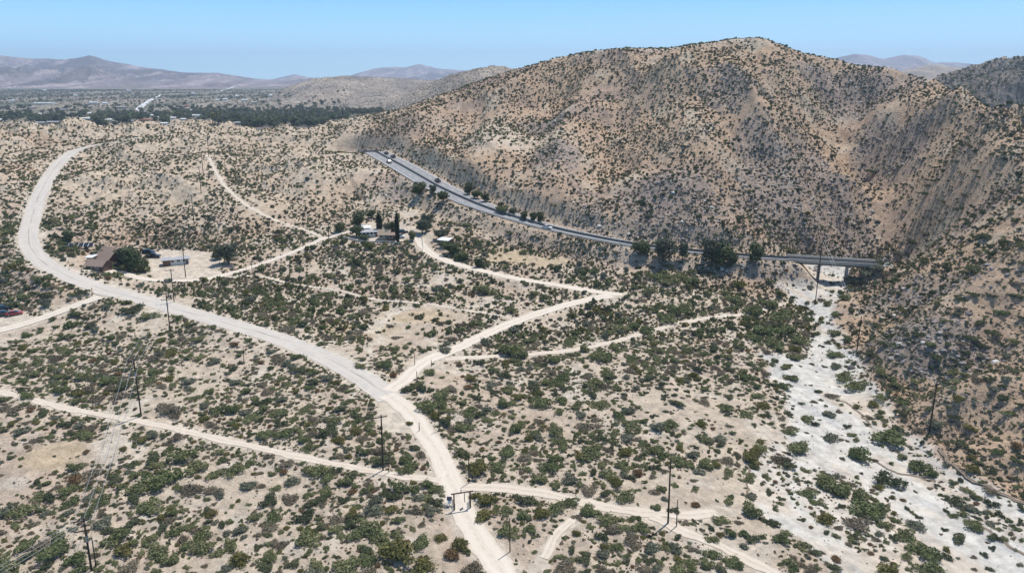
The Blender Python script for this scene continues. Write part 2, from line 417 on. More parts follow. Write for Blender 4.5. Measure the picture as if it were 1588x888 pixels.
for (a, b, c_, d_2, k) in [(740,255,30,26,21),(905,200,40,16,22),(1000,215,60,20,23),(950,320,20,20,24),(1460,260,30,16,25),(1480,470,50,30,26),(90,445,50,14,27),(50,215,60,8,28),(620,260,30,12,29),(1340,310,20,20,30)]:
    C = mixc(C, (.47, .335, .23), blob(a, b, c_, d_2, k) * .5)
for (a, b, c_, d_2, k) in [(770,390,60,12,31),(840,405,60,10,32),(780,405,40,8,33),(90,705,40,18,34),(560,510,60,16,35),(640,490,60,14,36)]:
    C = mixc(C, (.47, .375, .255), blob(a, b, c_, d_2, k) * .8)
ISL = [[(1322,618),(1365,628),(1412,668),(1440,715),(1490,752),(1560,792),(1640,830),(1640,862),(1560,835),(1480,795),(1420,745),(1375,690),(1330,650)],
 [(1240,728),(1300,735),(1360,768),(1395,800),(1430,850),(1440,900),(1370,900),(1320,850),(1270,815),(1225,775)], [(1185,700),(1225,690),(1235,740),(1225,800),(1190,800),(1165,760)]]
isl = np.zeros(X.shape)
for P_ in ISL:
    w_ = [cast(Z, a, b) for a, b in P_]; d_, _, _ = seg_field(w_, 20, True); d_ = np.where(inside(w_, X, Y), -d_, d_) + 3.5 * (n2 - .5)
    isl = np.maximum(isl, sstep(1, -1.6, d_))
washm = sstep(1.5, -2, sW) * near * (1 - .4 * isl) * (1 - sstep(.2, 1.6, Z))
chan = sstep(.80, .93, ridged(X / 24 + .3 * fbm(X / 9, Y / 9, 301, 2), Y / 34, 303, 2, .4)) * flat * (Y < 300) * (1 - washm)
C = mixc(C, (.575, .51, .43), chan * .8)
WC = np.zeros_like(C) + np.array([.50, .48, .445])
WC = mixc(WC, (.40, .395, .385), sstep(.52, .66, fbm((X + Y * .45) / 3.5, Y / 26, 111, 4)) * .8)
WC = mixc(WC, (.47, .41, .34), sstep(.55, .68, fbm((X + Y * .45) / 9, Y / 30, 117, 4)) * .8)
C = C * (1 - washm[..., None]) + WC * washm[..., None]
dirt = np.zeros(X.shape)
for nm, r in ROADS.items():
    if nm == 'highway': continue
    d_, v_, w_ = RD[nm]
    e = d_ - w_ / 2 + (n2 - .5) * 2.2
    dirt = np.maximum(dirt, 1 - sstep(r['s'] * .2, r['s'] * 1.25, e))
for p_ in pads: dirt = np.maximum(dirt, 1 - sstep(-.5, 1.8, p_ + (n2 - .5) * 3))
C = mixc(C, (.575, .505, .42), dirt * .75)
d_, v_, w_ = RD['highway']
C = mixc(C, (.47, .385, .30), (1 - sstep(2, 12, d_ - w_ / 2)) * .6)
# far valley, grey hills, ranges
farm = sstep(640, 800, Y)
PC = np.zeros_like(C) + np.array([.22, .19, .155])
PC = mixc(PC, (.12, .125, .09), sstep(.45, .65, fbm(X / 160, Y / 320, 121, 5)) * .8)
PC = mixc(PC, (.30, .26, .21), sstep(.6, .75, fbm(X / 120, Y / 400, 125, 5)) * .5)
MC = np.zeros_like(C) + np.array([.23, .19, .20])
MC = mixc(MC, (.11, .09, .088), sstep(.44, .60, fbm(X / 260, Y / 700, 131, 6, .65)) * .9)  # rock tones, contrast raised to stand in for shading of the relief
MC = mixc(MC, (.42, .35, .34), sstep(.53, .66, fbm(X / 120, Y / 500, 133, 5, .65)) * .8)
GC = np.zeros_like(C) + np.array([.33, .28, .235])
GC = mixc(GC, (.21, .19, .17), sstep(.42, .65, fbm(X / 90, Y / 130, 135, 5)) * .8)
DC = np.zeros_like(C) + np.array([.20, .175, .155])
DC = mixc(DC, (.13, .12, .11), sstep(.42, .65, fbm(X / 30, Y / 50, 139, 4)) * .8)
FC = PC
for k, cc in ((1, MC), (2, MC), (3, GC), (4, GC), (5, MC), (6, GC), (7, DC)):
    FC = np.where((kindR == k)[..., None], cc, FC)
C = C * (1 - farm[..., None]) + FC * farm[..., None]
# how stony the surface is: drives the fine grain of the soil material
STONY = np.clip(.25 + .6 * hm + .3 * rock + .35 * sstep(.5, .8, n1) - .15 * dirt - .1 * washm, 0, 1)

# ------------------------------------------------------------------ materials
def new_mat(name):
    m = bpy.data.materials.new(name); m.use_nodes = True
    nt = m.node_tree; b = nt.nodes['Principled BSDF']
    b.inputs['Specular IOR Level'].default_value = .2
    return m, nt, b
def N(nt, t, **k):
    n_ = nt.nodes.new(t)
    for a, v in k.items(): setattr(n_, a, v)
    return n_
def mixnode(nt, fac, a, b, mode='MIX'):
    m = N(nt, 'ShaderNodeMix', data_type='RGBA', blend_type=mode)
    for s_, v in ((0, fac), (6, a), (7, b)):
        if hasattr(v, 'links'): nt.links.new(v, m.inputs[s_])
        else: m.inputs[s_].default_value = v if s_ == 0 else (*v, 1)
    return m.outputs[2]
def noise(nt, vec, scale, detail=4, rough=.6):
    n_ = N(nt, 'ShaderNodeTexNoise'); n_.inputs['Scale'].default_value = scale
    n_.inputs['Detail'].default_value = detail; n_.inputs['Roughness'].default_value = rough
    if vec: nt.links.new(vec, n_.inputs['Vector'])
    return n_.outputs['Fac']
def ramp(nt, fac, a, b):
    n_ = N(nt, 'ShaderNodeMapRange'); n_.inputs[1].default_value = a; n_.inputs[2].default_value = b
    nt.links.new(fac, n_.inputs[0]); return n_.outputs[0]
def mul(nt, a, b):
    n_ = N(nt, 'ShaderNodeMath', operation='MULTIPLY')
    for i, v in enumerate((a, b)):
        if hasattr(v, 'links'): nt.links.new(v, n_.inputs[i])
        else: n_.inputs[i].default_value = v
    return n_.outputs[0]
def plain_mat(name, c, rough=.8, var=.15, scale=3.0, metal=0, spec=.2, bump=0):
    m, nt, b = new_mat(name)
    g = N(nt, 'ShaderNodeNewGeometry').outputs['Position']
    f = ramp(nt, noise(nt, g, scale), .3, .7)
    lo = tuple(v * (1 - var) for v in c); hi = tuple(min(v * (1 + var), 1) for v in c)
    nt.links.new(mixnode(nt, f, lo, hi), b.inputs['Base Color'])
    b.inputs['Roughness'].default_value = rough; b.inputs['Metallic'].default_value = metal
    b.inputs['Specular IOR Level'].default_value = spec
    if bump:
        bp = N(nt, 'ShaderNodeBump'); bp.inputs['Distance'].default_value = bump
        nt.links.new(noise(nt, g, scale * 3), bp.inputs['Height']); nt.links.new(bp.outputs[0], b.inputs['Normal'])
    return m
def soil_mat(name, s1, s2, s3, bd, speck):
    m, nt, b = new_mat(name)
    g = N(nt, 'ShaderNodeNewGeometry').outputs['Position']
    ca = N(nt, 'ShaderNodeAttribute', attribute_name='tone').outputs['Color']
    st = N(nt, 'ShaderNodeAttribute', attribute_name='stony').outputs['Fac']
    f1 = ramp(nt, noise(nt, g, s1, 6, .65), .36, .64)
    c1 = mixnode(nt, mul(nt, f1, 1.0), (.78, .77, .75), (1.20, 1.19, 1.16))
    c = mixnode(nt, 1.0, ca, c1, 'MULTIPLY')
    f2 = ramp(nt, noise(nt, g, s2, 4, .7), .56, .64)
    c = mixnode(nt, mul(nt, f2, mul(nt, st, speck)), c, (.13, .105, .085))
    f3 = ramp(nt, noise(nt, g, s3, 3, .6), .60, .68)
    c = mixnode(nt, mul(nt, f3, mul(nt, st, .7)), c, (.60, .54, .47))
    nt.links.new(c, b.inputs['Base Color'])
    b.inputs['Roughness'].default_value = .95; b.inputs['Specular IOR Level'].default_value = .08
    bp = N(nt, 'ShaderNodeBump'); bp.inputs['Distance'].default_value = bd; bp.inputs['Strength'].default_value = .9
    nt.links.new(noise(nt, g, s2 * .6, 6, .7), bp.inputs['Height']); nt.links.new(bp.outputs[0], b.inputs['Normal'])
    return m
M = {}
M['soil'] = soil_mat('desert_soil', .42, 1.7, 2.4, .9, .85)
M['wash'] = soil_mat('wash_sand', .5, 2.4, 1.6, .25, .5)
M['farsoil'] = soil_mat('far_soil', .012, .05, .035, 14, .9)
M['valley'] = soil_mat('valley_soil', .02, .07, .045, 1, 1.0)
# ------------------------------------------------------------------ mesh helpers
def raw_mesh(name, co, faces, n_per):
    me = bpy.data.meshes.new(name)
    co = np.asarray(co, np.float32); faces = np.asarray(faces, np.int32)
    me.vertices.add(len(co)); me.vertices.foreach_set('co', co.ravel())
    me.loops.add(faces.size); me.loops.foreach_set('vertex_index', faces.ravel())
    me.polygons.add(len(faces)); me.polygons.foreach_set('loop_start', np.arange(0, faces.size, n_per, dtype=np.int32))
    me.polygons.foreach_set('loop_total', np.full(len(faces), n_per, np.int32))
    me.update(calc_edges=True)
    return me
def link(name, me, mat=None, parent=None, kind=None):
    o = bpy.data.objects.new(name, me); col.objects.link(o)
    if mat is not None and me is not None:
        me.materials.append(mat)
    if parent is not None: o.parent = parent
    if kind: o['kind'] = kind
    return o
def thing(name, label, cat, loc=(0, 0, 0), rz=0, group=None):
    o = bpy.data.objects.new(name, None); col.objects.link(o)
    o.location = loc; o.rotation_euler = (0, 0, rz); o.empty_display_size = .5
    o['label'] = label; o['category'] = cat
    if group: o['group'] = group
    return o
def tag(o, label=None, cat=None, group=None, kind=None):
    if label: o['label'] = label
    if cat: o['category'] = cat
    if group: o['group'] = group
    if kind: o['kind'] = kind
    return o
def copy_tree(o, parent=None):
    c = o.copy(); col.objects.link(c)
    if parent is not None: c.parent = parent
    for ch in list(o.children): copy_tree(ch, c)
    return c
class MB:
    """collects boxes, tubes and free faces into one mesh"""
    def __init__(s): s.v = []; s.f = []
    def add(s, v, f):
        k = len(s.v); s.v += [tuple(q) for q in v]; s.f += [tuple(i + k for i in q) for q in f]; return s
    def box(s, x0, y0, z0, x1, y1, z1, tx=0, ty=0):
        v = [(x0, y0, z0), (x1, y0, z0), (x1, y1, z0), (x0, y1, z0), (x0 + tx, y0 + ty, z1), (x1 - tx, y0 + ty, z1), (x1 - tx, y1 - ty, z1), (x0 + tx, y1 - ty, z1)]
        return s.add(v, [(0, 3, 2, 1), (4, 5, 6, 7), (0, 1, 5, 4), (1, 2, 6, 5), (2, 3, 7, 6), (3, 0, 4, 7)])
    def tube(s, pts_, r, n=8, cap=True):
        pts_ = [Vector(p) for p in pts_]; rr = r if isinstance(r, (list, tuple)) else [r] * len(pts_)
        v = []; f = []
        for i, p in enumerate(pts_):
            t = (pts_[min(i + 1, len(pts_) - 1)] - pts_[max(i - 1, 0)]).normalized()
            a = t.orthogonal().normalized() if abs(t.z) < .95 else Vector((1, 0, 0)); b = t.cross(a).normalized(); a = b.cross(t)
            for k in range(n):
                q = p + (a * math.cos(k * 2 * math.pi / n) + b * math.sin(k * 2 * math.pi / n)) * rr[i]; v.append(tuple(q))
        for i in range(len(pts_) - 1):
            for k in range(n):
                f.append((i * n + k, i * n + (k + 1) % n, (i + 1) * n + (k + 1) % n, (i + 1) * n + k))
        if cap: f.append(tuple(range(n - 1, -1, -1))); f.append(tuple((len(pts_) - 1) * n + k for k in range(n)))
        return s.add(v, f)
    def mesh(s, name):
        me = bpy.data.meshes.new(name); me.from_pydata(s.v, [], s.f); me.update(); return me
    def build(s, name, mat, parent=None):
        return link(name, s.mesh(name), mat, parent)

# ------------------------------------------------------------------ terrain objects
vid = np.arange(NR * NC).reshape(NR, NC)
CO = np.stack([X, Y, Z], -1).reshape(-1, 3)
qa = np.stack([vid[:-1, :-1], vid[:-1, 1:], vid[1:, 1:], vid[1:, :-1]], -1)
fw = (sW[:-1, :-1] < 0) & (Y[:-1, :-1] < 620)
ff = Y[:-1, :-1] > 690
fk = kindR[:-1, :-1] > 0
fhill = (hm[:-1, :-1] > .5) & ~ff & (X[:-1, :-1] > -60)
def terr(name, mask, mat, label=None):
    q = qa[mask]
    used, inv = np.unique(q, return_inverse=True)
    me = raw_mesh(name, CO[used], inv.reshape(-1, 4), 4)
    a = me.attributes.new('tone', 'FLOAT_COLOR', 'POINT')
    a.data.foreach_set('color', np.concatenate([C.reshape(-1, 3)[used], np.ones((len(used), 1))], 1).astype(np.float32).ravel())
    b = me.attributes.new('stony', 'FLOAT', 'POINT'); b.data.foreach_set('value', STONY.reshape(-1)[used].astype(np.float32))
    me.polygons.foreach_set('use_smooth', np.ones(len(q), bool))
    o = link(name, me, mat, kind='structure'); return o
terr('dry_wash', fw & ~ff, M['wash'])
terr('hills', fhill & ~fw, M['soil'])
terr('ground', ~ff & ~fhill & ~fw, M['soil'])
terr('valley_plain', ff & ~fk, M['valley'])
terr('mountains', ff & fk, M['farsoil'])

# ------------------------------------------------------------------ road surfaces
def H(x, y): return float(samp(Z, x, y))
def ribbon(name, c, wid, mat, lift=.05, off=0.0, rag=0.0, kind='structure', cross=6, s=0):
    c = np.asarray(c); t = np.gradient(c[:, :2], axis=0); t /= np.linalg.norm(t, axis=1)[:, None] + 1e-9
    nrm_ = np.stack([t[:, 1], -t[:, 0]], -1)
    L = np.concatenate([[0], np.cumsum(np.linalg.norm(np.diff(c[:, :2], axis=0), axis=1))])
    lw = -wid / 2 + off - (fbm(L / 3.1, L * 0 + s, 5 + s, 3) - .5) * rag * 2
    rw = wid / 2 + off + (fbm(L / 3.1, L * 0 + 9 + s, 7 + s, 3) - .5) * rag * 2
    v = []
    for k in range(cross + 1):
        o = lw + (rw - lw) * k / cross
        x = c[:, 0] + nrm_[:, 0] * o; y = c[:, 1] + nrm_[:, 1] * o
        z = np.maximum(samp(Z, x, y), samp(Z, x + .3, y + .3)) + lift
        v.append(np.stack([x, y, z], -1))
    v = np.stack(v, 1); m = len(c)
    ids = np.arange(m * (cross + 1)).reshape(m, cross + 1)
    q = np.stack([ids[:-1, :-1], ids[:-1, 1:], ids[1:, 1:], ids[1:, :-1]], -1).reshape(-1, 4)
    me = raw_mesh(name, v.reshape(-1, 3), q, 4)
    uv = me.attributes.new('across', 'FLOAT', 'POINT')
    uv.data.foreach_set('value', np.tile(np.linspace(-1, 1, cross + 1), m).astype(np.float32))
    al = me.attributes.new('along', 'FLOAT', 'POINT')
    al.data.foreach_set('value', np.repeat(L, cross + 1).astype(np.float32))
    me.polygons.foreach_set('use_smooth', np.ones(len(q), bool))
    return link(name, me, mat, kind=kind)
def road_mat(name, c, c2, c3, streak=.5, seam=0.0, rut=0.0):
    m, nt, b = new_mat(name)
    g = N(nt, 'ShaderNodeNewGeometry').outputs['Position']
    ac = N(nt, 'ShaderNodeAttribute', attribute_name='across').outputs['Fac']
    al = N(nt, 'ShaderNodeAttribute', attribute_name='along').outputs['Fac']
    cm = N(nt, 'ShaderNodeCombineXYZ'); nt.links.new(mul(nt, ac, 3.0), cm.inputs[0]); nt.links.new(mul(nt, al, .03), cm.inputs[1])
    f = ramp(nt, noise(nt, cm.outputs[0], 1.6, 5, .65), .38, .62)
    k = mixnode(nt, mul(nt, f, streak), c, c2)
    f2 = ramp(nt, noise(nt, g, .35, 5, .7), .5, .68)
    k = mixnode(nt, mul(nt, f2, .6), k, c3)
    if seam:
        ab = N(nt, 'ShaderNodeMath', operation='ABSOLUTE'); nt.links.new(ac, ab.inputs[0])
        w_ = N(nt, 'ShaderNodeMapRange'); w_.inputs[1].default_value = .02; w_.inputs[2].default_value = .10; w_.inputs[3].default_value = 1; w_.inputs[4].default_value = 0
        nt.links.new(ab.outputs[0], w_.inputs[0])
        f3 = ramp(nt, noise(nt, cm.outputs[0], 3.0, 3, .6), .45, .6)
        k = mixnode(nt, mul(nt, mul(nt, w_.outputs[0], f3), seam), k, (.2, .19, .18))
    if rut:
        ab2 = N(nt, 'ShaderNodeMath', operation='ABSOLUTE'); nt.links.new(ac, ab2.inputs[0])
        d2 = N(nt, 'ShaderNodeMath', operation='SUBTRACT'); nt.links.new(ab2.outputs[0], d2.inputs[0]); d2.inputs[1].default_value = .5
        d3 = N(nt, 'ShaderNodeMath', operation='ABSOLUTE'); nt.links.new(d2.outputs[0], d3.inputs[0])
        f4 = ramp(nt, d3.outputs[0], .16, .42); f5 = ramp(nt, noise(nt, g, .9, 5, .75), .35, .6)
        k = mixnode(nt, mul(nt, mul(nt, f4, f5), rut), k, (.45, .375, .295))
    nt.links.new(k, b.inputs['Base Color']); b.inputs['Roughness'].default_value = .92
    bp = N(nt, 'ShaderNodeBump'); bp.inputs['Distance'].default_value = .08
    nt.links.new(noise(nt, g, 3, 4, .7), bp.inputs['Height']); nt.links.new(bp.outputs[0], b.inputs['Normal'])
    return m
M['old_asphalt'] = road_mat('old_asphalt', (.50, .455, .40), (.415, .385, .35), (.56, .50, .43), .9, .9)
M['packed_sand'] = road_mat('packed_sand', (.60, .535, .455), (.53, .46, .375), (.64, .58, .51), .6, rut=.6)
M['track_sand'] = road_mat('track_sand', (.57, .50, .415), (.50, .42, .335), (.61, .55, .47), .7, rut=.95)
M['highway'] = road_mat('highway_asphalt', (.235, .235, .24), (.27, .27, .27), (.20, .20, .20), .7)
M['white_paint'] = plain_mat('white_paint', (.72, .72, .70), .7)
M['yellow_paint'] = plain_mat('yellow_paint', (.6, .42, .1), .7)
for i, (nm, r) in enumerate(ROADS.items()):
    if nm == 'highway': continue
    mt = M['old_asphalt'] if nm == 'paved_road' else M['packed_sand'] if nm in ('dirt_road', 'side_road', 'lot_road', 'driveway', 'house_road') else M['track_sand']
    o = ribbon(nm, catmull(r['c'][::3], .8) if nm != 'paved_road' else r['c'], r['w'], mt, .05 + .004 * i, 0, .55 if nm != 'paved_road' else .25, s=i)
# ------------------------------------------------------------------ plants
def leaf_mat(name, c, c2, dark=.55):
    m, nt, b = new_mat(name)
    g = N(nt, 'ShaderNodeNewGeometry').outputs['Position']
    rnd = N(nt, 'ShaderNodeObjectInfo').outputs['Random']
    k = mixnode(nt, rnd, c, c2)
    f = ramp(nt, noise(nt, g, 2.2, 2), .35, .65)
    k = mixnode(nt, f, mixnode(nt, 1.0, k, (.68, .68, .68), 'MULTIPLY'), mixnode(nt, 1.0, k, (1.25, 1.25, 1.2), 'MULTIPLY'))
    nt.links.new(k, b.inputs['Base Color']); b.inputs['Roughness'].default_value = .75
    b.inputs['Specular IOR Level'].default_value = .15
    tl = N(nt, 'ShaderNodeBsdfTranslucent'); nt.links.new(k, tl.inputs['Color'])
    ms = N(nt, 'ShaderNodeMixShader'); ms.inputs[0].default_value = .3
    nt.links.new(b.outputs[0], ms.inputs[1]); nt.links.new(tl.outputs[0], ms.inputs[2]); nt.links.new(ms.outputs[0], nt.nodes['Material Output'].inputs['Surface'])
    return m
LOOKS = {
 'g': ('green', leaf_mat('creosote_leaf', (.155, .18, .085), (.225, .23, .12))),
 'd': ('dark green', leaf_mat('dark_leaf', (.09, .105, .062), (.14, .152, .085))),
 'y': ('olive yellow', leaf_mat('olive_leaf', (.165, .165, .06), (.20, .175, .075))),
 's': ('silvery grey-green', leaf_mat('sage_leaf', (.175, .185, .135), (.22, .225, .17))),
 'b': ('grey-brown leafless', leaf_mat('dry_twig', (.18, .155, .115), (.28, .24, .18))),
 'r': ('rusty brown dried', leaf_mat('rusty_twig', (.20, .125, .07), (.235, .16, .09))),
}
M['bark'] = plain_mat('bark', (.12, .09, .065), .9, .3, 6)
def quads(P_, Nn, sz, rg, asp=1.0):
    """a small kinked leaf spray at every point"""
    m = len(P_)
    a = rg.normal(size=(m, 3)); a -= (a * Nn).sum(1)[:, None] * Nn; a /= np.linalg.norm(a, axis=1)[:, None] + 1e-9
    b = np.cross(Nn, a)
    s1 = (sz * asp)[:, None]; s2 = sz[:, None]
    v = np.stack([P_ - a * s1 - b * s2, P_ + a * s1 * .8 - b * s2 * .7, P_ + a * s1 + b * s2, P_ - a * s1 * .7 + b * s2 * .9], 1)
    v = v + rg.normal(size=v.shape) * sz[:, None, None] * .28
    return v.reshape(-1, 3), np.arange(m * 4).reshape(m, 4)
def shrub_mesh(name, seed, n_, leaf, height=.8, lobes=5, open_=0.0, twiggy=False):
    """unit radius shrub, 1 across = 2 units; foot at z=0"""
    rg = np.random.RandomState(seed)
    ctr = []; rad = []
    for k in range(lobes):
        a = rg.uniform(0, 2 * math.pi); rr = rg.uniform(.15, .74) if k else 0
        q = rg.uniform(.22, .46) if k else .5
        ctr.append((rr * math.cos(a), rr * math.sin(a), height * rg.uniform(.30, .62))); rad.append(q)
    ctr = np.array(ctr); rad = np.array(rad)
    pick = rg.choice(lobes, n_, p=rad ** 2 / (rad ** 2).sum())
    dirv = rg.normal(size=(n_, 3)); dirv[:, 2] = np.where(dirv[:, 2] < -.2, -dirv[:, 2], dirv[:, 2])
    dirv /= np.linalg.norm(dirv, axis=1)[:, None]
    rr = rg.uniform(.55 - open_, 1.08, n_) ** .7
    P_ = ctr[pick] + dirv * (rad[pick] * rr)[:, None] * np.array([1, 1, height * .95])
    stray = rg.uniform(size=n_) < .16; P_[stray] *= rg.uniform(1.05, 1.3, (stray.sum(), 1))
    P_[:, 2] = np.clip(P_[:, 2], .04, None)
    Nn = dirv + rg.normal(size=(n_, 3)) * .65; Nn /= np.linalg.norm(Nn, axis=1)[:, None]
    sz = leaf * rg.uniform(.6, 1.35, n_)
    v, f = quads(P_, Nn, sz, rg, .38 if twiggy else .7)
    V_ = [v]; F_ = [f]; k = len(v)
    ns = 14 if not twiggy else 30                      # stems
    e = P_[rg.choice(n_, ns)] * 1.0
    for q in e:
        w = .022; d_ = np.array([-q[1], q[0], 0]); d_ = d_ / (np.linalg.norm(d_) + 1e-6) * w
        V_.append(np.array([[0, 0, 0] - d_ * 1.5, [0, 0, 0] + d_ * 1.5, q + d_ * .5, q - d_ * .5])); F_.append(np.arange(4)[None] + k); k += 4
    me = raw_mesh(name, np.concatenate(V_), np.concatenate(F_), 4)
    return me
SH = {}
for lk, spec in dict(g=[(7, .62), (9, .55), (5, .72)], d=[(6, .66), (8, .56)], y=[(7, .6), (6, .66)], s=[(7, .55), (9, .5)], b=[(7, .5), (9, .45)], r=[(5, .5)]).items():
    for i, (lb, ht) in enumerate(spec):
        tw = lk in 'br'
        for res, n_, lf in (('n', 1000, .062), ('f', 150, .155)):
            me = shrub_mesh('shrub_%s' % LOOKS[lk][0].replace(' ', '_').replace('-', '_'), 10 + i * 7 + ord(lk), n_, lf * (1.1 if tw else 1), ht, lb, .25 if tw else .05, tw)
            me.materials.append(LOOKS[lk][1][1] if isinstance(LOOKS[lk][1], tuple) else LOOKS[lk][1])
            SH[(lk, i, res)] = me
NV = {'g': 3, 'd': 2, 'y': 2, 's': 2, 'b': 2, 'r': 1}

# shrubs one can point at: photo x, y of the middle, width in photo pixels, look
HAND = """1233,690,50g 1286,676,40s 1329,681,15g 1328,702,46g 1380,672,62g 1376,742,50d 1421,720,44g 1276,745,50g 1302,757,52g 1349,783,58g 1330,768,40g 1281,800,40y
1385,770,14y 1406,787,14d 1414,793,12g 1424,800,14d 1465,820,13d 1435,848,64g 1468,862,20d 1541,830,26d 1535,881,15d 1513,813,34g 1478,774,32d 1478,797,18g 1478,747,18g 1525,747,15g
1257,816,13r 1281,824,13d 1324,830,16d 1385,832,22d 1362,826,22s 1317,842,16b 1198,810,20d 1220,826,18g 1248,842,22g 1264,855,26d 1294,878,24d 1233,878,28g 1375,882,60y 1440,876,52g
1255,484,19d 1275,498,13g 1296,514,26g 1285,530,15d 1295,548,30g 1296,566,26s 1312,583,38g 1330,597,38g 1203,558,17g 1233,552,32g 1222,566,20g 1227,583,30g 1203,602,12y 1203,617,12d
1269,606,15d 1289,611,24b 1289,640,32s 1264,657,16d 1221,640,15d 1314,660,14d 1226,668,30g 1365,613,24g 1353,624,26y 1329,629,18y 1365,638,16g 1349,646,17b
1281,470,24g 1294,486,26g 1314,521,24g 1362,503,26d 1402,481,18y 1452,470,22d 1488,461,20d 1554,484,26g 1538,514,28d 1508,522,28d 1373,532,26d 1352,548,26d 1364,575,34g 1449,553,28d
1445,533,24g 1500,545,18d 1574,528,20g 1425,518,24d 1556,616,28d 1400,624,22g 1448,653,44s 1565,640,24g 1510,725,30y 1540,600,22s 1478,600,18g 1500,660,24y 1548,700,26g 1420,590,18g
627,852,74y 650,838,38g 713,840,42y 733,876,42b 571,864,38g 531,877,50g 698,856,44r 655,870,50y 600,840,30g 685,830,30y 753,793,40y 783,788,26g 786,822,38g 476,835,46g 582,830,42g 614,828,30g
544,805,36d 576,813,50g 675,757,30g 645,756,30g 620,751,42g 597,763,28d 544,735,36d 539,745,32g 521,729,22d 490,729,46g 450,745,34s 508,760,30g 420,773,38d 627,711,32g 635,725,36g 655,702,26b
677,775,28d 744,725,54y 483,777,32d 574,788,42s 108,757,36g 76,770,32d 33,792,44g 161,808,40s 204,808,34d 182,828,46g 189,849,46y 250,850,48g 76,851,58g 121,862,42g 202,877,42b
318,826,48g 313,849,44g 373,862,52y 353,878,28s 227,783,52g 252,742,60g 214,753,42g 300,752,46b 330,757,34b 282,702,46g 242,720,28g 303,720,42g 363,724,42g 393,798,32g 283,788,20g
941,734,36g 974,768,38g 994,813,42g 944,805,38g 911,790,40g 886,778,34g 896,798,24b 840,795,38y 810,798,28g 815,775,36d 934,828,28d 936,856,30s 908,864,28d 886,850,24d 1009,848,38s 1007,868,22d
1072,872,24g 1105,858,34g 1140,870,36g 1017,880,28s 1163,790,46g 1196,808,22d 1118,805,30g 1105,833,24g 1166,833,30d 921,701,42g 853,720,38g 863,750,24g 971,676,32s 1161,706,36y 1166,765,30s
1050,711,24g 1059,717,30g 1017,722,22d 979,738,22d 1019,785,24g 1045,788,22d 1077,780,24r 1077,755,20g 1110,720,24y 1128,775,22g 1027,755,20g 1168,722,20g
750,449,34g 765,453,22g 743,500,24g 790,541,56g 810,548,40g 828,600,26d 690,541,28s 600,562,34g 610,578,26r 560,565,22g 668,575,26g 680,610,42g 655,600,26d 668,628,42g 700,600,30b 634,655,15y
207,478,40d 232,488,30g 128,452,24d 70,458,28d 60,430,20g 118,486,26d 35,460,28g 140,600,30b 155,615,30b 262,630,46b 275,640,30b 237,588,30g 45,610,30g 120,620,26g 88,645,22s 104,655,24d
1045,432,46g 1020,430,36g 1075,436,40g 1000,452,22d 1045,480,44g 1030,492,36g 1060,476,32g 1125,452,26g 1140,462,34g 1150,442,26y 1170,480,40g 1195,470,46g 1215,490,44g 1190,508,50g 1225,512,36g 1240,528,34g 1205,530,44g 1170,520,36g
935,550,40g 905,540,30g 860,555,36g 875,585,34g 920,590,34g 880,530,26g 960,505,34g 985,505,30g 1000,510,34g 840,625,40g 865,665,40g 900,640,30s 780,625,30g 745,640,30d 720,660,30g 945,515,24g
1330,432,44s 1345,422,40s 1362,412,34s 1316,446,34s 1308,460,26g 1372,420,26b 1392,390,24s 1415,375,22d 1508,418,40d 1470,372,16d 1526,365,30d 1500,340,18d 1355,265,22d 1395,258,16d 1437,300,20d 1510,455,22d""".split()
PXPOS = []           # (world x, y, radius, look, photo x, photo y)
for h in HAND:
    lk = h[-1]; a, b, w = [float(q) for q in h[:-1].split(',')]
    x, y = cast(Z, a, b + w * .16); z = H(x, y)
    dep = y * CP + (CAM_H - z) * SP
    PXPOS.append((x, y, w * dep / FPX / 2 * .98, lk, a, b))
hand = np.array([(q[0], q[1], q[2]) for q in PXPOS])

# scattered shrubs: density follows the patches seen in the photograph
def dens_blob(lst):
    G = np.zeros(X.shape)
    for k, (a, b, rx, ry, v) in enumerate(lst):
        m_ = blob(a, b, rx, ry, 200 + k); G = G + m_ * v
    return G
dens = .53 + .95 * (fbm(X / 16, Y / 16, 151, 3) - .5) * 2
dens += dens_blob([(480,480,110,30,.5),(1190,500,70,50,.7),(950,530,170,40,.35),(150,560,160,40,.25),(150,800,160,70,.2),(340,360,60,20,.3),(1050,435,70,14,.5),
 (640,520,80,26,-.45),(800,402,80,9,-.8),(620,490,90,22,-.5),(700,392,40,8,-.4),(720,345,60,10,.5),(900,388,90,9,.6),(1080,415,60,8,.3),(1215,420,40,8,.3),(90,705,50,18,-.5),(560,700,60,14,-.2),(1080,640,120,70,-.12),(1100,800,130,60,-.4),(250,330,150,20,.15),
 (880,840,70,40,-.2),(470,860,60,20,-.2),(50,630,60,14,-.2),(60,720,50,18,-.3),(1240,410,70,12,-.4),(40,470,60,20,-.1),(590,400,90,20,-.2),(1000,700,60,50,.1)])
dens = np.where(hm > .5, dens * .9 + .05, dens)
dens *= 1 + 1.1 * np.clip(slope - .35, 0, 1) * hm
dens *= 1 - .95 * sstep(1, -3, sW) * (1 - .62 * isl)
dens *= 1 - .85 * chan
dens = np.clip(dens, .03, 1.6)
clear = np.minimum(roadd, 50)
def scatter(n_, x0, x1, y0, y1, rg):
    y = np.sqrt(rg.uniform(y0 ** 2, y1 ** 2, n_)); u = rg.uniform(x0, x1, n_)
    return u * y, y
def visible_mask(x, y):
    z = samp(Z, x, y); px, py, dep = proj(x, y, z + 1)
    return (px > -220) & (px < 1810) & (py < 1000)
rg = np.random.RandomState(5)
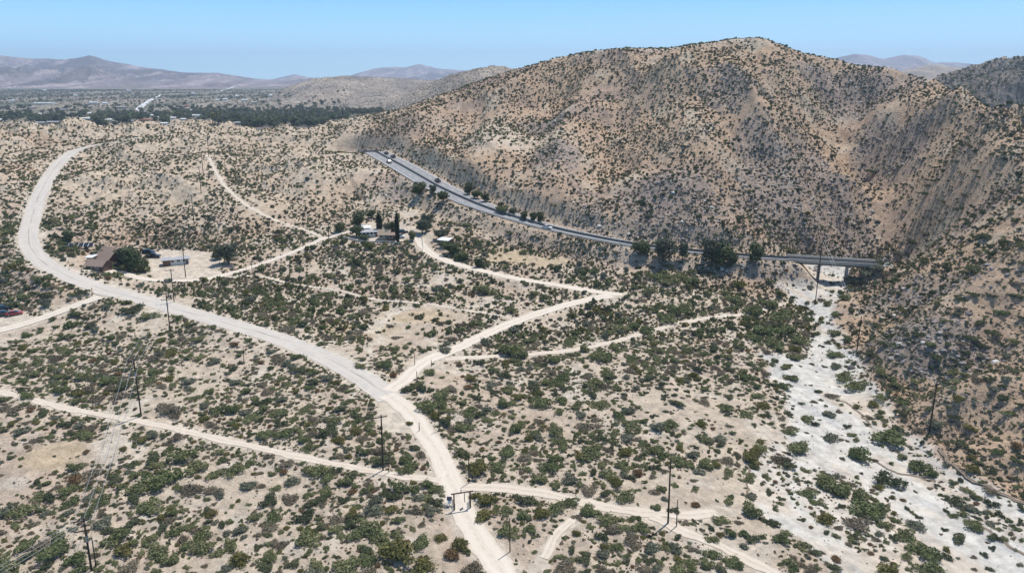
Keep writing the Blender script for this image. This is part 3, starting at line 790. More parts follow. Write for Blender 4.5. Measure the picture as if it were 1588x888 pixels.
def pick_sh(n_cand, y0, y1, rlo, rhi, dmul, kclear, mean=0):
    x, y = scatter(n_cand, -1.0, 1.0, y0, y1, rg)
    ok = visible_mask(x, y); x = x[ok]; y = y[ok]
    p = samp(dens, x, y) * dmul
    r = rlo + (rhi - rlo) * rg.beta(1.5, 3.2, len(x))
    ok = (rg.uniform(size=len(x)) < p) & (samp(clear, x, y) > r * kclear)
    return x[ok], y[ok], r[ok]
class Hashg:
    def __init__(s, c): s.c = c; s.d = {}
    def near(s, x, y, r, f):
        i, j = int(x // s.c), int(y // s.c)
        for a in (-1, 0, 1):
            for b in (-1, 0, 1):
                for (u, v, w) in s.d.get((i + a, j + b), ()):
                    if (u - x) ** 2 + (v - y) ** 2 < ((r + w) * f) ** 2: return True
        return False
    def put(s, x, y, r): s.d.setdefault((int(x // s.c), int(y // s.c)), []).append((x, y, r))
hg = Hashg(5.0)
for q in hand: hg.put(*q)
NEARS = []
for (nc, y0, y1, lo, hi, dm, kc, ff_) in ((17000, 55, 300, 1.1, 3.0, .8, .85, .62), (130000, 55, 300, .42, 1.4, .8, .75, .62)):
    x, y, r = pick_sh(nc, y0, y1, lo, hi, dm, kc)
    for a, b, c_, hmq in zip(x, y, r, samp(hm, x, y)):
        if b > 110 and hmq > .5: c_ = c_ * .75
        if not hg.near(a, b, c_, ff_): hg.put(a, b, c_); NEARS.append((a, b, c_))
NEARS = np.array(NEARS)
x, y, r = pick_sh(200000, 300, 640, .48, 1.85, .72, .9)
fk_ = []
for a, b, c_ in zip(x, y, r):
    if not hg.near(a, b, c_, .74): hg.put(a, b, c_); fk_.append((a, b, c_))
FARS = np.array(fk_)
print('near shrubs', len(NEARS), 'far', len(FARS))
LOOKF = fbm(X / 22., Y / 22., 171, 3)
def look_for(x, y, rg_):
    r0, c0, _, _ = gidx(x, y); g_ = LOOKF[r0, c0]
    q = rg_.uniform()
    h_ = hm[r0, c0]
    if h_ > .5: t = (('d', .55), ('g', .12), ('s', .10), ('b', .19), ('y', .02), ('r', .02))
    elif g_ > .53: t = (('g', .50), ('d', .17), ('s', .08), ('b', .16), ('y', .07), ('r', .02))
    else: t = (('g', .38), ('d', .12), ('s', .12), ('b', .25), ('y', .09), ('r', .04))
    for k, p in t:
        q -= p
        if q < 0: return k
    return 'g'
rl = np.random.RandomState(9)
ALLN = [(p[0], p[1], p[2], p[3], True) for p in PXPOS] + [(a, b, c_, look_for(a, b, rl), False) for a, b, c_ in NEARS]
# the ones that show largest stand as objects of their own
def appsize(q):
    z = H(q[0], q[1]); px, py, dep = proj(q[0], q[1], z + .5)
    vis = -15 < px < 1603 and py < 900
    return (q[2] / dep if vis else 0) * (3 if q[4] else 1), px, py
LANDMARKS = [(142,884,'the bottom left double pole'),(219,645,'the sand track pole'),(264,514,'the roadside crossarm pole'),(378,563,'the lone scrub post'),(594,729,'the tall straight pole'),
 (681,667,'the post above the gate'),(727,749,'the pole behind the gate'),(717,790,'the ranch gate'),(791,855,'the slim lower pole'),(1036,811,'the tallest lower pole'),(1264,472,'the bridge pole'),
 (1329,542,'the hillside foot pole'),(1441,670,'the wash bank pole'),(625,620,'the end of the asphalt'),(690,550,'the track fork'),(965,457,'the side road corner'),(1290,405,'the bridge'),
 (15,485,'the parked cars'),(165,460,'the lot road junction'),(208,418,'the brown house'),(300,410,'the sandy yard'),(590,370,'the white house'),(690,380,'the lone shed'),(40,370,'the paved road bend'),
 (1320,571,'the dark wash boulder'),(1050,430,'the highway bank trees'),(0,608,'the sand track start'),(380,690,'the mid sand track'),(845,862,'the little foot trail'),(1160,790,'the gate track end'),
 (1588,888,'the bottom right corner'),(1588,600,'the right edge hillside'),(1250,888,'the bottom edge by the wash'),(1100,492,'the creek track'),(450,545,'the paved road below'),(500,888,'the bottom edge'),
 (300,888,'the bottom edge near the left'),(850,600,'the scrub right of the fork'),(1000,640,'the middle of the flat'),(0,750,'the left edge'),(1588,420,'the upper right hillside'),(1350,440,'the slope by the bridge'),(500,470,'the upper road scrub'),(820,490,'the side road bend'),(1130,600,'the left bank of the wash'),(1240,640,'the upper wash'),(1330,760,'the lower wash')]
def zone(px, py):
    q = min(LANDMARKS, key=lambda l: math.hypot(l[0] - px, (l[1] - py) * 1.6))
    dx, dy = px - q[0], (py - q[1]) * 1.6; d_ = math.hypot(dx, dy)
    far = 'just ' if d_ < 45 else '' if d_ < 110 else 'well '
    if abs(dx) > abs(dy) * 2: w = 'right of' if dx > 0 else 'left of'
    elif abs(dy) > abs(dx) * 2: w = 'below' if dy > 0 else 'above'
    else: w = ('below and ' if dy > 0 else 'above and ') + ('right of' if dx > 0 else 'left of')
    return far + w + ' ' + q[2]
sc_ = sorted([(appsize(q), q) for q in ALLN], key=lambda t: -t[0][0])
def sizeword(w): return 'very small' if w < 12 else 'small' if w < 20 else 'medium' if w < 30 else 'large' if w < 44 else 'very large'
cnt = {'shrub': 0, 'dry_shrub': 0}
STUFF = []
protos = {}
for (ap, px, py), q in sc_:
    x, y, r, lk, hnd = q
    kd = 'dry_shrub' if lk in 'br' else 'shrub'
    if ap <= 0 or cnt[kd] >= 300: STUFF.append(q); continue
    cnt[kd] += 1
    vi = int(rl.randint(NV[lk]))
    o = bpy.data.objects.new(kd, SH[(lk, vi, 'n')]); col.objects.link(o)
    s_ = r * rl.uniform(.95, 1.1)
    o.location = (x, y, H(x, y) - .05); o.rotation_euler = (0, 0, rl.uniform(0, 6.28))
    o.scale = (s_, s_ * rl.uniform(.7, 1.1), s_ * rl.uniform(.7, 1.0))
    wpx = 2 * r * FPX / (y * CP + CAM_H * SP)
    zn = zone(px, py)
    lab = '%s %s shrub %s' % (sizeword(wpx), LOOKS[lk][0], zn)
    tag(o, lab, 'dry shrub' if kd == 'dry_shrub' else 'shrub', '%s %s shrubs %s' % (sizeword(wpx), LOOKS[lk][0], zn))
    protos.setdefault((lk, vi), o)

# ---- mass cover: geometry-node instances of the same plants
def gn_scatter(name, co, scl, rot, idx, objs, tilt=None):
    me = bpy.data.meshes.new(name); me.vertices.add(len(co)); me.vertices.foreach_set('co', np.asarray(co, np.float32).ravel())
    for nm, v in (('sc', scl), ('rt', rot)):
        a = me.attributes.new(nm, 'FLOAT_VECTOR', 'POINT'); a.data.foreach_set('vector', np.asarray(v, np.float32).ravel())
    a = me.attributes.new('ix', 'INT', 'POINT'); a.data.foreach_set('value', np.asarray(idx, np.int32))
    o = bpy.data.objects.new(name, me); col.objects.link(o); o['kind'] = 'stuff'
    ng = bpy.data.node_groups.new(name, 'GeometryNodeTree')
    ng.interface.new_socket('Geometry', in_out='INPUT', socket_type='NodeSocketGeometry')
    ng.interface.new_socket('Geometry', in_out='OUTPUT', socket_type='NodeSocketGeometry')
    gi = ng.nodes.new('NodeGroupInput'); go = ng.nodes.new('NodeGroupOutput')
    iop = ng.nodes.new('GeometryNodeInstanceOnPoints'); gi2 = ng.nodes.new('GeometryNodeGeometryToInstance')
    for ob in reversed(objs):
        oi = ng.nodes.new('GeometryNodeObjectInfo'); oi.inputs['Object'].default_value = ob
        ng.links.new(oi.outputs['Geometry'], gi2.inputs[0])
    def att(nm, t):
        a_ = ng.nodes.new('GeometryNodeInputNamedAttribute'); a_.data_type = t; a_.inputs['Name'].default_value = nm; return a_.outputs['Attribute']
    ng.links.new(gi.outputs[0], iop.inputs['Points']); ng.links.new(gi2.outputs[0], iop.inputs['Instance'])
    iop.inputs['Pick Instance'].default_value = True
    ng.links.new(att('ix', 'INT'), iop.inputs['Instance Index']); ng.links.new(att('sc', 'FLOAT_VECTOR'), iop.inputs['Scale'])
    ng.links.new(att('rt', 'FLOAT_VECTOR'), iop.inputs['Rotation'])
    ng.links.new(iop.outputs[0], go.inputs[0])
    md = o.modifiers.new('scatter', 'NODES'); md.node_group = ng
    return o
def carrier(name, me, loc):
    """a plant of the mass whose mesh the scatter repeats"""
    o = bpy.data.objects.new(name, me); return o
LK = ['g', 'd', 'y', 's', 'b', 'r']
def build_cover(name, items, res):
    keys = [(lk, i) for lk in LK for i in range(NV[lk])]
    objs = [carrier('shrub_source', SH[(k[0], k[1], res)], None) for k in keys]
    first = {lk: [j for j, k in enumerate(keys) if k[0] == lk] for lk in LK}
    n_ = len(items); rg_ = np.random.RandomState(21)
    xs = np.array([q[0] for q in items]); yy = np.array([q[1] for q in items]); rr = np.array([q[2] for q in items])
    zz = samp(Z, xs, yy) - .06
    idx = [first[q[3]][rg_.randint(len(first[q[3]]))] for q in items]
    zf = 1.0 if res == 'n' else 1.4
    s_ = np.stack([rr * rg_.uniform(.85, 1.35, n_) / zf ** .5, rr * rg_.uniform(.7, 1.1, n_), rr * rg_.uniform(.65, 1.1, n_) * zf], -1)
    rt = np.stack([rg_.uniform(-.12, .12, n_), rg_.uniform(-.12, .12, n_), rg_.uniform(0, 6.28, n_)], -1)
    return gn_scatter(name, np.stack([xs, yy, zz], -1), s_, rt, idx, objs)
near_items = [q for q in STUFF if q[1] < 190]; mid_items = [q for q in STUFF if q[1] >= 190]
fr = np.random.RandomState(31)
far_items = [(a, b, c_, look_for(a, b, fr), False) for a, b, c_ in FARS]
build_cover('shrub_cover', near_items, 'n')
build_cover('shrub_cover', mid_items + far_items, 'f')
# small tufts, litter and stones that give the ground its grain
def tuft_mesh(seed, n_, leaf):
    return shrub_mesh('tuft', seed, n_, leaf, .6, 3, .3, True)
tm = [(tuft_mesh(3, 34, .22), LOOKS['b'][1]), (tuft_mesh(4, 34, .22), LOOKS['r'][1]), (tuft_mesh(5, 34, .24), LOOKS['g'][1]), (tuft_mesh(6, 34, .24), LOOKS['s'][1]), (tuft_mesh(8, 34, .24), LOOKS['d'][1])]
tobj = []
for me, mt in tm: me.materials.append(mt); tobj.append(bpy.data.objects.new('tuft_source', me))
def rand_on(n_, y0, y1, dm, kc, field=None, pw=1.0):
    x, y = scatter(n_, -1.0, 1.0, y0, y1, rg)
    ok = visible_mask(x, y); x = x[ok]; y = y[ok]
    p = samp(dens if field is None else field, x, y) * dm
    ok = (rg.uniform(size=len(x)) < p) & (samp(clear, x, y) > kc)
    return x[ok], y[ok]
def cover2(name, xs, yy, rr, objs, wts_, sink=.03, flat=1.0):
    n_ = len(xs); rg_ = np.random.RandomState(41)
    idx = rg_.choice(len(objs), n_, p=np.array(wts_) / sum(wts_))
    s_ = np.stack([rr * rg_.uniform(.8, 1.25, n_), rr * rg_.uniform(.8, 1.25, n_), rr * flat * rg_.uniform(.7, 1.2, n_)], -1)
    rt = np.stack([rg_.uniform(-.2, .2, n_), rg_.uniform(-.2, .2, n_), rg_.uniform(0, 6.28, n_)], -1)
    return gn_scatter(name, np.stack([xs, yy, samp(Z, xs, yy) - sink], -1), s_, rt, idx, objs)
x, y = rand_on(120000, 60, 290, .62, .25); cover2('dry_grass_tufts', x, y, .16 + .42 * rg.beta(1.3, 3, len(x)), tobj, [5, 2, 3, 2, 2])
x, y = rand_on(110000, 270, 600, .6, .4); cover2('hill_scrub_tufts', x, y, .35 + .6 * rg.beta(1.3, 3, len(x)), tobj, [5, 1, 1, 2, 4])
# stones
def stone_mesh(seed):
    rg_ = np.random.RandomState(seed)
    import bmesh
    bm = bmesh.new(); bmesh.ops.create_icosphere(bm, subdivisions=1, radius=1)
    for v in bm.verts:
        v.co *= rg_.uniform(.65, 1.15); v.co.z *= .65
    me = bpy.data.meshes.new('stone'); bm.to_mesh(me); bm.free(); return me
def stone_mat(name, c, c2):
    m, nt, b = new_mat(name)
    nt.links.new(mixnode(nt, N(nt, 'ShaderNodeObjectInfo').outputs['Random'], c, c2), b.inputs['Base Color']); b.inputs['Roughness'].default_value = .9
    return m
M['stone_dark'] = stone_mat('dark_stone', (.15, .13, .125), (.30, .265, .245)); M['stone_pale'] = stone_mat('pale_stone', (.38, .35, .32), (.58, .55, .51))
sobj = []
for s_ in range(4):
    me = stone_mesh(s_); me.materials.append(M['stone_dark'] if s_ < 2 else M['stone_pale']); sobj.append(bpy.data.objects.new('stone_source', me))
rk = np.clip(rock * 1.0 + .25 * sstep(.55, .8, fbm(X / 18, Y / 18, 191, 3)) * hm, 0, 1)
x, y = rand_on(150000, 120, 480, .8, .8, rk); cover2('hill_rocks', x, y, .22 + 1.5 * rg.beta(1.1, 5, len(x)), sobj[:2] + sobj[2:3], [4, 4, .7], .1)
wk = np.clip(sstep(2, -3, sW) * sstep(.45, .62, fbm((X + Y * .45) / 4, Y / 22, 193, 3)) + .06, 0, 1) * (hm < .5)
x, y = rand_on(60000, 60, 250, .55, .3, wk); cover2('wash_stones', x, y, .08 + .32 * rg.beta(1.1, 5, len(x)), sobj, [1, 1, 4, 4], .03)
# ------------------------------------------------------------------ highway, bridge
M['concrete'] = plain_mat('concrete', (.40, .385, .36), .85, .12, 2)
M['dark_concrete'] = plain_mat('shaded_concrete', (.16, .155, .15), .9, .15, 2)  # concrete darkened for the median barrier's shaded face; girders share it
M['steel'] = plain_mat('galvanised_steel', (.30, .31, .32), .45, .1, 2, .6, .5)
M['black_metal'] = plain_mat('dark_painted_metal', (.035, .033, .032), .6)
M['pole_wood'] = plain_mat('creosoted_wood', (.052, .038, .030), .85, .3, 4)
M['wood'] = plain_mat('weathered_timber', (.11, .08, .06), .85, .3, 5)
M['wire'] = plain_mat('aluminium_wire', (.62, .62, .60), .4, .05, 2, .7, .5)
M['ceramic'] = plain_mat('insulator', (.30, .28, .27), .3)
hwc = ROADS['highway']['c']
hw = ribbon('highway', hwc, hwc[:, 3], M['highway'], .18)
def offline(c, off, w, name, mat, parent, lift=.24, dash=None):
    c = np.asarray(c); t = np.gradient(c[:, :2], axis=0); t /= np.linalg.norm(t, axis=1)[:, None]
    nn = np.stack([t[:, 1], -t[:, 0]], -1); v = []; f = []
    L = np.concatenate([[0], np.cumsum(np.linalg.norm(np.diff(c[:, :2], axis=0), axis=1))])
    for i in range(len(c)):
        for s_ in (-1, 1):
            o = (off[i] if hasattr(off, '__len__') else off) + s_ * w / 2
            x, y = c[i, 0] + nn[i, 0] * o, c[i, 1] + nn[i, 1] * o
            v.append((x, y, max(H(x, y), H(x + .3, y + .3)) + lift))
    for i in range(len(c) - 1):
        if dash and (L[i] % dash) > dash * .4: continue
        f.append((2 * i, 2 * i + 1, 2 * i + 3, 2 * i + 2))
    return link(name, raw_mesh(name, v, f, 4), mat, parent)
half = hwc[:, 3] / 2
offline(hwc, half - .9, .28, 'edge_line', M['white_paint'], hw); offline(hwc, -half + .9, .28, 'edge_line', M['white_paint'], hw)
offline(hwc, half * .47, .22, 'lane_line', M['white_paint'], hw, .24, 10); offline(hwc, -half * .47, .22, 'lane_line', M['white_paint'], hw, .24, 10)
def sweep(c, off, prof_, name, mat, parent=None, zoff=0.0, useH=True):
    """extrude a small cross-section (across, up) along a polyline"""
    c = np.asarray(c); t = np.gradient(c[:, :2], axis=0); t /= np.linalg.norm(t, axis=1)[:, None]
    nn = np.stack([t[:, 1], -t[:, 0]], -1); k = len(prof_); v = []; f = []
    for i in range(len(c)):
        o0 = off[i] if hasattr(off, '__len__') else off
        zc = (H(c[i, 0] + nn[i, 0] * o0, c[i, 1] + nn[i, 1] * o0) if useH else c[i, 2]) + zoff
        for (a, b) in prof_: v.append((c[i, 0] + nn[i, 0] * (o0 + a), c[i, 1] + nn[i, 1] * (o0 + a), zc + b))
    for i in range(len(c) - 1):
        for j in range(k):
            f.append((i * k + j, i * k + (j + 1) % k, (i + 1) * k + (j + 1) % k, (i + 1) * k + j))
    me = bpy.data.meshes.new(name); me.from_pydata(v, [], f + [tuple(range(k))[::-1], tuple((len(c) - 1) * k + j for j in range(k))]); me.update()
    return link(name, me, mat, parent)
JB = [(-.32, 0), (-.15, .35), (-.09, 1.0), (.09, 1.0), (.15, .35), (.32, 0)]
mb_ = sweep(hwc, 0.0, JB, 'median_barrier', M['dark_concrete'], None, .15)
tag(mb_, 'long grey concrete barrier running down the middle of the highway', 'road barrier')
gr = thing('guardrail', 'steel guardrail on short posts along the near edge of the highway', 'guardrail')
sweep(hwc[8:], half[8:] + .35, [(-.05, .45), (-.05, .8), (.05, .8), (.05, .45)], 'rail', M['steel'], gr)
pm = MB(); tg = np.gradient(hwc[:, :2], axis=0)
for i in range(8, len(hwc), 2):
    t_ = tg[i] / np.linalg.norm(tg[i]); x = hwc[i, 0] + t_[1] * (half[i] + .35); y = hwc[i, 1] - t_[0] * (half[i] + .35); z = H(x, y)
    pm.box(x - .08, y - .08, z - .2, x + .08, y + .08, z + .7)
tag(pm.build('post', M['wood'], gr), kind='stuff')
# bridge
BR = thing('road_bridge', 'flat concrete road bridge on two piers over the dry wash', 'bridge', (float(Bl[0]), float(Bl[1]), 0), math.atan2(ax[1], ax[0]))
zb = 6.2
Lx = Lb
hwd = 3.5
MB().box(-4, -hwd, zb - .32, Lx + 2, hwd, zb + .2).build('deck', M['concrete'], BR)
m_ = MB()
for k in (-2.4, 0, 2.4): m_.box(-2, k - .45, zb - 1.1, Lx + 1, k + .45, zb - .325)
m_.build('girder', M['dark_concrete'], BR)
for s_ in (-1, 1):
    MB().box(-4, s_ * hwd - .18, zb + .2, Lx + 2, s_ * hwd + .18, zb + .95).build('parapet', M['concrete'], BR)
MB().box(-4, -.12, zb + .2, Lx + 2, .12, zb + 1.1).build('centre_barrier', M['dark_concrete'], BR)
for s_ in (-1, 1):
    MB().box(-3.8, s_ * 2.95 - .12, zb + .206, Lx + 1.8, s_ * 2.95 + .12, zb + .212).build('edge_line', M['white_paint'], BR)
for xx in (Lx * .30, Lx * .68):
    p_ = MB()
    for k in (-1.3, 1.3): p_.tube([(xx, k, bed - 1), (xx, k, zb - 1.3)], .36, 10)
    pc = p_.build('pier', M['concrete'], BR)
    MB().box(xx - .45, -2.9, zb - 1.5, xx + .45, 2.9, zb - 1.103).build('pier_cap', M['concrete'], pc)
MB().box(-3.9, -3.4, zb - 3.2, -1.6, 3.4, zb - .33).build('abutment', M['concrete'], BR)
MB().box(Lx - .2, -3.4, zb - 3.2, Lx + 1.9, 3.4, zb - .33).build('abutment', M['concrete'], BR)
a2 = catmull(A2, 2.0)
ap = ribbon('highway', a2, 6.6, M['highway'], .12)

# ------------------------------------------------------------------ utility poles
def ht_from(px, py, x, y, zb_):
    xx, F, D = ray(px, py); return CAM_H - D / F * y - zb_
POLES = [  # base, top, crossarms, label
 ((142,884),(130,803),2,'leaning dark utility pole with crossarm near the bottom left corner, left of its twin'),
 ((149,878),(142,832),0,'short thin pole right beside the crossarmed utility pole in the bottom left corner'),
 ((219,645),(208,556),2,'tall dark utility pole standing on the sand track at left'),
 ((264,514),(257,453),2,'dark utility pole between the paved road and the scrub flat, wires to both sides'),
 ((270,468),(266,417),1,'utility pole just beyond the paved road, behind the roadside crossarmed pole'),
 ((288,430),(286,380),1,'utility pole beside the white trailer building on the sandy yard'),
 ((301,347),(297,303),1,'utility pole on the pale slope above the sandy yard'),
 ((312,299),(309,258),1,'utility pole on the badland slope, lowest of the distant group of three'),
 ((315,269),(314,236),1,'utility pole on the badland slope, middle of the distant group of three'),
 ((324,244),(322,212),1,'utility pole near the crest beside the small pale gully'),
 ((378,563),(377,536),0,'short lone post in the scrub below the paved road'),
 ((391,424),(390,404),1,'short pole beside the driveway right of the sandy yard'),
 ((382,422),(381,408),0,'small thin post left of the short driveway pole'),
 ((510,373),(509,347),1,'wooden pole beside the driveway left of the white house'),
 ((514,366),(513,355),0,'small post just right of the wooden driveway pole'),
 ((594,729),(591,643),1,'tall straight dark pole beside the sand track, left of the dirt road'),
 ((603,732),(603,697),0,'thin short pole just right of the tall pole by the sand track'),
 ((681,667),(680,629),0,'slim dark post right of the dirt road above the gate'),
 ((647,594),(646,575),0,'weathered grey post where the side road leaves the paved road'),
 ((669,568),(669,558),0,'short dark post on the right edge of the side road'),
 ((643,566),(643,549),0,'dark post on the left edge of the side road'),
 ((727,749),(727,708),0,'dark pole with a short shadow just above the ranch gate'),
 ((791,855),(790,803),0,'slim dark pole right of the lower dirt road'),
 ((1036,811),(1040,712),0,'tallest dark pole in the lower middle, standing by the gate track'),
 ((1049,816),(1051,774),0,'short pale post just right of the tallest lower pole'),
 ((1264,472),(1274,370),2,'very tall slender pole in front of the bridge over the wash'),
 ((1329,542),(1336,490),0,'dark pole at the foot of the right hillside beside the wash'),
 ((1441,670),(1452,591),0,'tall dark pole on the right bank of the wash'),
 ((143,458),(142,446),0,'small dark marker post at the junction of the paved road and the lot road'),
 ((650,668),(650,655),0,'very short post on the right edge of the dirt road'),
]
POLEXY = {}
def crossarm(par, z, L_, ang, ins=3):
    m_ = MB(); m_.box(-L_ / 2, -.07, z - .08, L_ / 2, .07, z + .08)
    o = m_.build('crossarm', M['pole_wood'], par); o.rotation_euler[2] = ang
    for k in range(ins):
        xk = -L_ / 2 + .12 + (L_ - .24) * k / (ins - 1)
        i_ = MB().tube([(xk, 0, z + .08), (xk, 0, z + .32)], [.07, .05], 6).build('insulator', M['ceramic'], o)
ANG = R(20)
for i, (b_, t_, arms, lab) in enumerate(POLES):
    x, y = cast(Z, *b_); z = H(x, y); h = ht_from(*t_, x, y, z)
    xt = ray(*t_)[0] / ray(*t_)[1] * y - x
    big = h > 7
    p_ = thing('utility_pole' if big else 'wooden_post', lab, 'utility pole' if big else 'post', (x, y, z), 0)
    r_ = .17 if big else .10
    if i == 24: mt = M['wood']
    else: mt = M['pole_wood']
    lean = max(min(xt, .5), -.5)
    if y > 300: r_ = .2
    MB().tube([(0, 0, -.4), (lean * .5, 0, h * .5), (lean, 0, h)], [r_, r_ * .88, r_ * .72], 8).build('shaft', mt, p_)
    if arms >= 1: crossarm(p_, h - .5, 2.8, ANG)
    if arms >= 2: crossarm(p_, h - 2.3, 2.4, ANG)
    if arms and i in (0, 2, 3): MB().tube([(.35, 0, h - 4.2), (.35, 0, h - 3.2)], .24, 8).build('transformer', M['steel'], p_)
    POLEXY[i] = (x + lean, y, z + h, h)
def wires(i, j, label, k_off=(-1.28, 0, 1.28), far=None):
    wr = .028 if i in (0, 2) else .014
    a = POLEXY[i]; b = POLEXY[j] if j is not None else far
    for k in k_off:
        p0 = Vector((a[0] + k * math.cos(ANG), a[1] + k * math.sin(ANG), a[2] - .15)); p1 = Vector((b[0] + k * math.cos(ANG), b[1] + k * math.sin(ANG), b[2] - .15))
        L_ = (p1 - p0).length; sag = L_ * .018
        pts_ = [p0.lerp(p1, s / 14) - Vector((0, 0, sag * 4 * (s / 14) * (1 - s / 14))) for s in range(15)]
        o = MB().tube(pts_, wr, 4, False).build('overhead_wire', M['wire'])
        tag(o, label, 'power line', label)
wires(0, None, 'overhead wires running out of the bottom left corner from the crossarmed pole', far=(POLEXY[0][0] - 26, POLEXY[0][1] - 50, POLEXY[0][2], 0))
wires(0, 2, 'overhead wires between the bottom left pole and the sand track pole')
wires(2, 3, 'overhead wires between the sand track pole and the paved road pole')
wires(3, 5, 'overhead wires crossing the paved road towards the sandy yard')
wires(5, 6, 'overhead wires from the sandy yard up the pale slope')
wires(6, 7, 'overhead wires up the badland slope', (-1.2, 1.2)); wires(7, 9, 'overhead wires near the plateau crest', (-1.2, 1.2))
wires(25, 26, 'overhead wires from the very tall bridge pole to the hillside foot', (-.5, .5)); wires(26, 27, 'overhead wires along the right bank of the wash', (-.5, .5))
wires(27, None, 'overhead wires leaving the frame at the lower right', (-.5, .5), far=(POLEXY[27][0] + 22, POLEXY[27][1] - 52, POLEXY[27][2], 0))

# ------------------------------------------------------------------ ranch gate
gx0, gy0 = cast(Z, 704.5, 791); gx1, gy1 = cast(Z, 729.5, 787)
gl = math.hypot(gx1 - gx0, gy1 - gy0); ga = math.atan2(gy1 - gy0, gx1 - gx0); gz = min(H(gx0, gy0), H(gx1, gy1))
G_ = thing('ranch_gate', 'open timber ranch gate frame with overhead beam across the dirt road', 'gate', (gx0, gy0, gz), ga)
gh = ht_from(704, 766, gx0, gy0, gz)
MB().tube([(0, 0, -.4), (0, 0, gh)], .13, 8).build('gate_post', M['wood'], G_)
MB().tube([(gl, 0, -.4), (gl, 0, gh)], .15, 8).build('gate_post', M['wood'], G_)
MB().tube([(-.5, 0, gh + .1), (gl + .6, 0, gh + .1)], .13, 8).build('lintel', M['wood'], G_)
MB().box(gl * .42, -.03, gh + .23, gl * .42 + .14, .03, gh + .75).build('finial', M['black_metal'], G_)
def leaf_gate(x0, ang, L_):
    m_ = MB(); n_ = 5
    for k in range(n_): m_.tube([(0, 0, .3 + k * .28), (L_, 0, .3 + k * .28)], .03, 6)
    for k in range(4): m_.tube([(L_ * k / 3, 0, .25), (L_ * k / 3, 0, 1.45)], .035, 6)
    o = m_.build('gate_leaf', M['black_metal'], G_); o.location = (x0, 0, 0); o.rotation_euler[2] = ang
    return o
leaf_gate(.15, R(98), 1.9); leaf_gate(gl - .2, R(80), 1.9)
s_ = MB().box(-.02, 0, 0, .02, .55, 1.9).build('banner', M['black_metal'], G_); s_.location = (gl - .95, .2, 1.1)
kx, ky = cast(Z, 697, 784); kz = H(kx, ky)
M['white_metal'] = plain_mat('white_painted_metal', (.72, .72, .72), .5)
M['dark_panel'] = plain_mat('solar_panel_face', (.02, .025, .04), .25, .2, 3, 0, .6)
kb = thing('gate_control_box', 'small white control box with dark solar panel left of the ranch gate', 'control box', (kx, ky, kz))
MB().tube([(0, 0, -.2), (0, 0, 1.6)], .06, 6).build('post', M['steel'], kb)
MB().box(-.3, -.2, .6, .3, .2, 1.15).build('cabinet', M['white_metal'], kb)
q_ = MB().add([(-.45, -.3, 1.45), (.45, -.3, 1.45), (.45, .3, 1.8), (-.45, .3, 1.8), (-.45, -.3, 1.41), (.45, -.3, 1.41), (.45, .3, 1.76), (-.45, .3, 1.76)], [(0, 1, 2, 3), (7, 6, 5, 4), (0, 4, 5, 1), (1, 5, 6, 2), (2, 6, 7, 3), (3, 7, 4, 0)]).build('solar_panel', M['dark_panel'], kb)
sm_ = stone_mesh(9); sm_.materials.append(M['stone_pale'])
for (a, b, s__, lab) in [(692,782,.55,'white boulder at the left foot of the ranch gate'),(701,786,.4,'small pale boulder touching the left gate post'),(741,776,.7,'pinkish pale boulder right of the ranch gate'),
   (1118,418,1.3,'white boulder pile top below the bridge-side trees'),(1110,420,.9,'small white boulder left of the white boulder pile'),(1126,421,1.0,'white boulder on the bank right of the boulder pile')]:
    x, y = cast(Z, a, b); o = bpy.data.objects.new('boulder', sm_); col.objects.link(o); o.location = (x, y, H(x, y) + s__ * .2); o.scale = (s__ * 1.3, s__, s__); o.rotation_euler[2] = a
    tag(o, lab, 'boulder')

# ------------------------------------------------------------------ vehicles
M['tyre'] = plain_mat('tyre_rubber', (.02, .02, .02), .9); M['glass'] = plain_mat('dark_glass', (.015, .02, .025), .08, .1, 1, 0, .7)
M['chrome'] = plain_mat('wheel_hub', (.45, .45, .46), .35, .1, 1, .8)
M['lamp_w'] = plain_mat('headlight_glass', (.75, .75, .72), .2); M['lamp_r'] = plain_mat('tail_light', (.45, .02, .02), .3)
def paint(name, c):
    m = plain_mat(name, c, .3, .04, 1, .1, .5); m.node_tree.nodes['Principled BSDF'].inputs['Coat Weight'].default_value = .5; return m
P_RED, P_BLK, P_DRK, P_WHT, P_SIL = paint('red_car_paint', (.35, .02, .02)), paint('black_car_paint', (.02, .02, .022)), paint('dark_blue_car_paint', (.015, .017, .028)), paint('white_car_paint', (.7, .7, .7)), paint('silver_car_paint', (.35, .36, .37))
def extr(poly, w0, w1=None, zt=None):
    """side profile extruded over the width; points above zt lean in"""
    m_ = MB(); v = []
    for s_ in (-1, 1):
        for (x, z) in poly:
            w = w0 if (zt is None or z < zt) else w1
            v.append((x, s_ * w, z))
    k = len(poly)
    f = [tuple(range(k)), tuple(range(2 * k - 1, k - 1, -1))] + [(i, i + k, (i + 1) % k + k, (i + 1) % k) for i in range(k)]
    return m_.add(v, f)
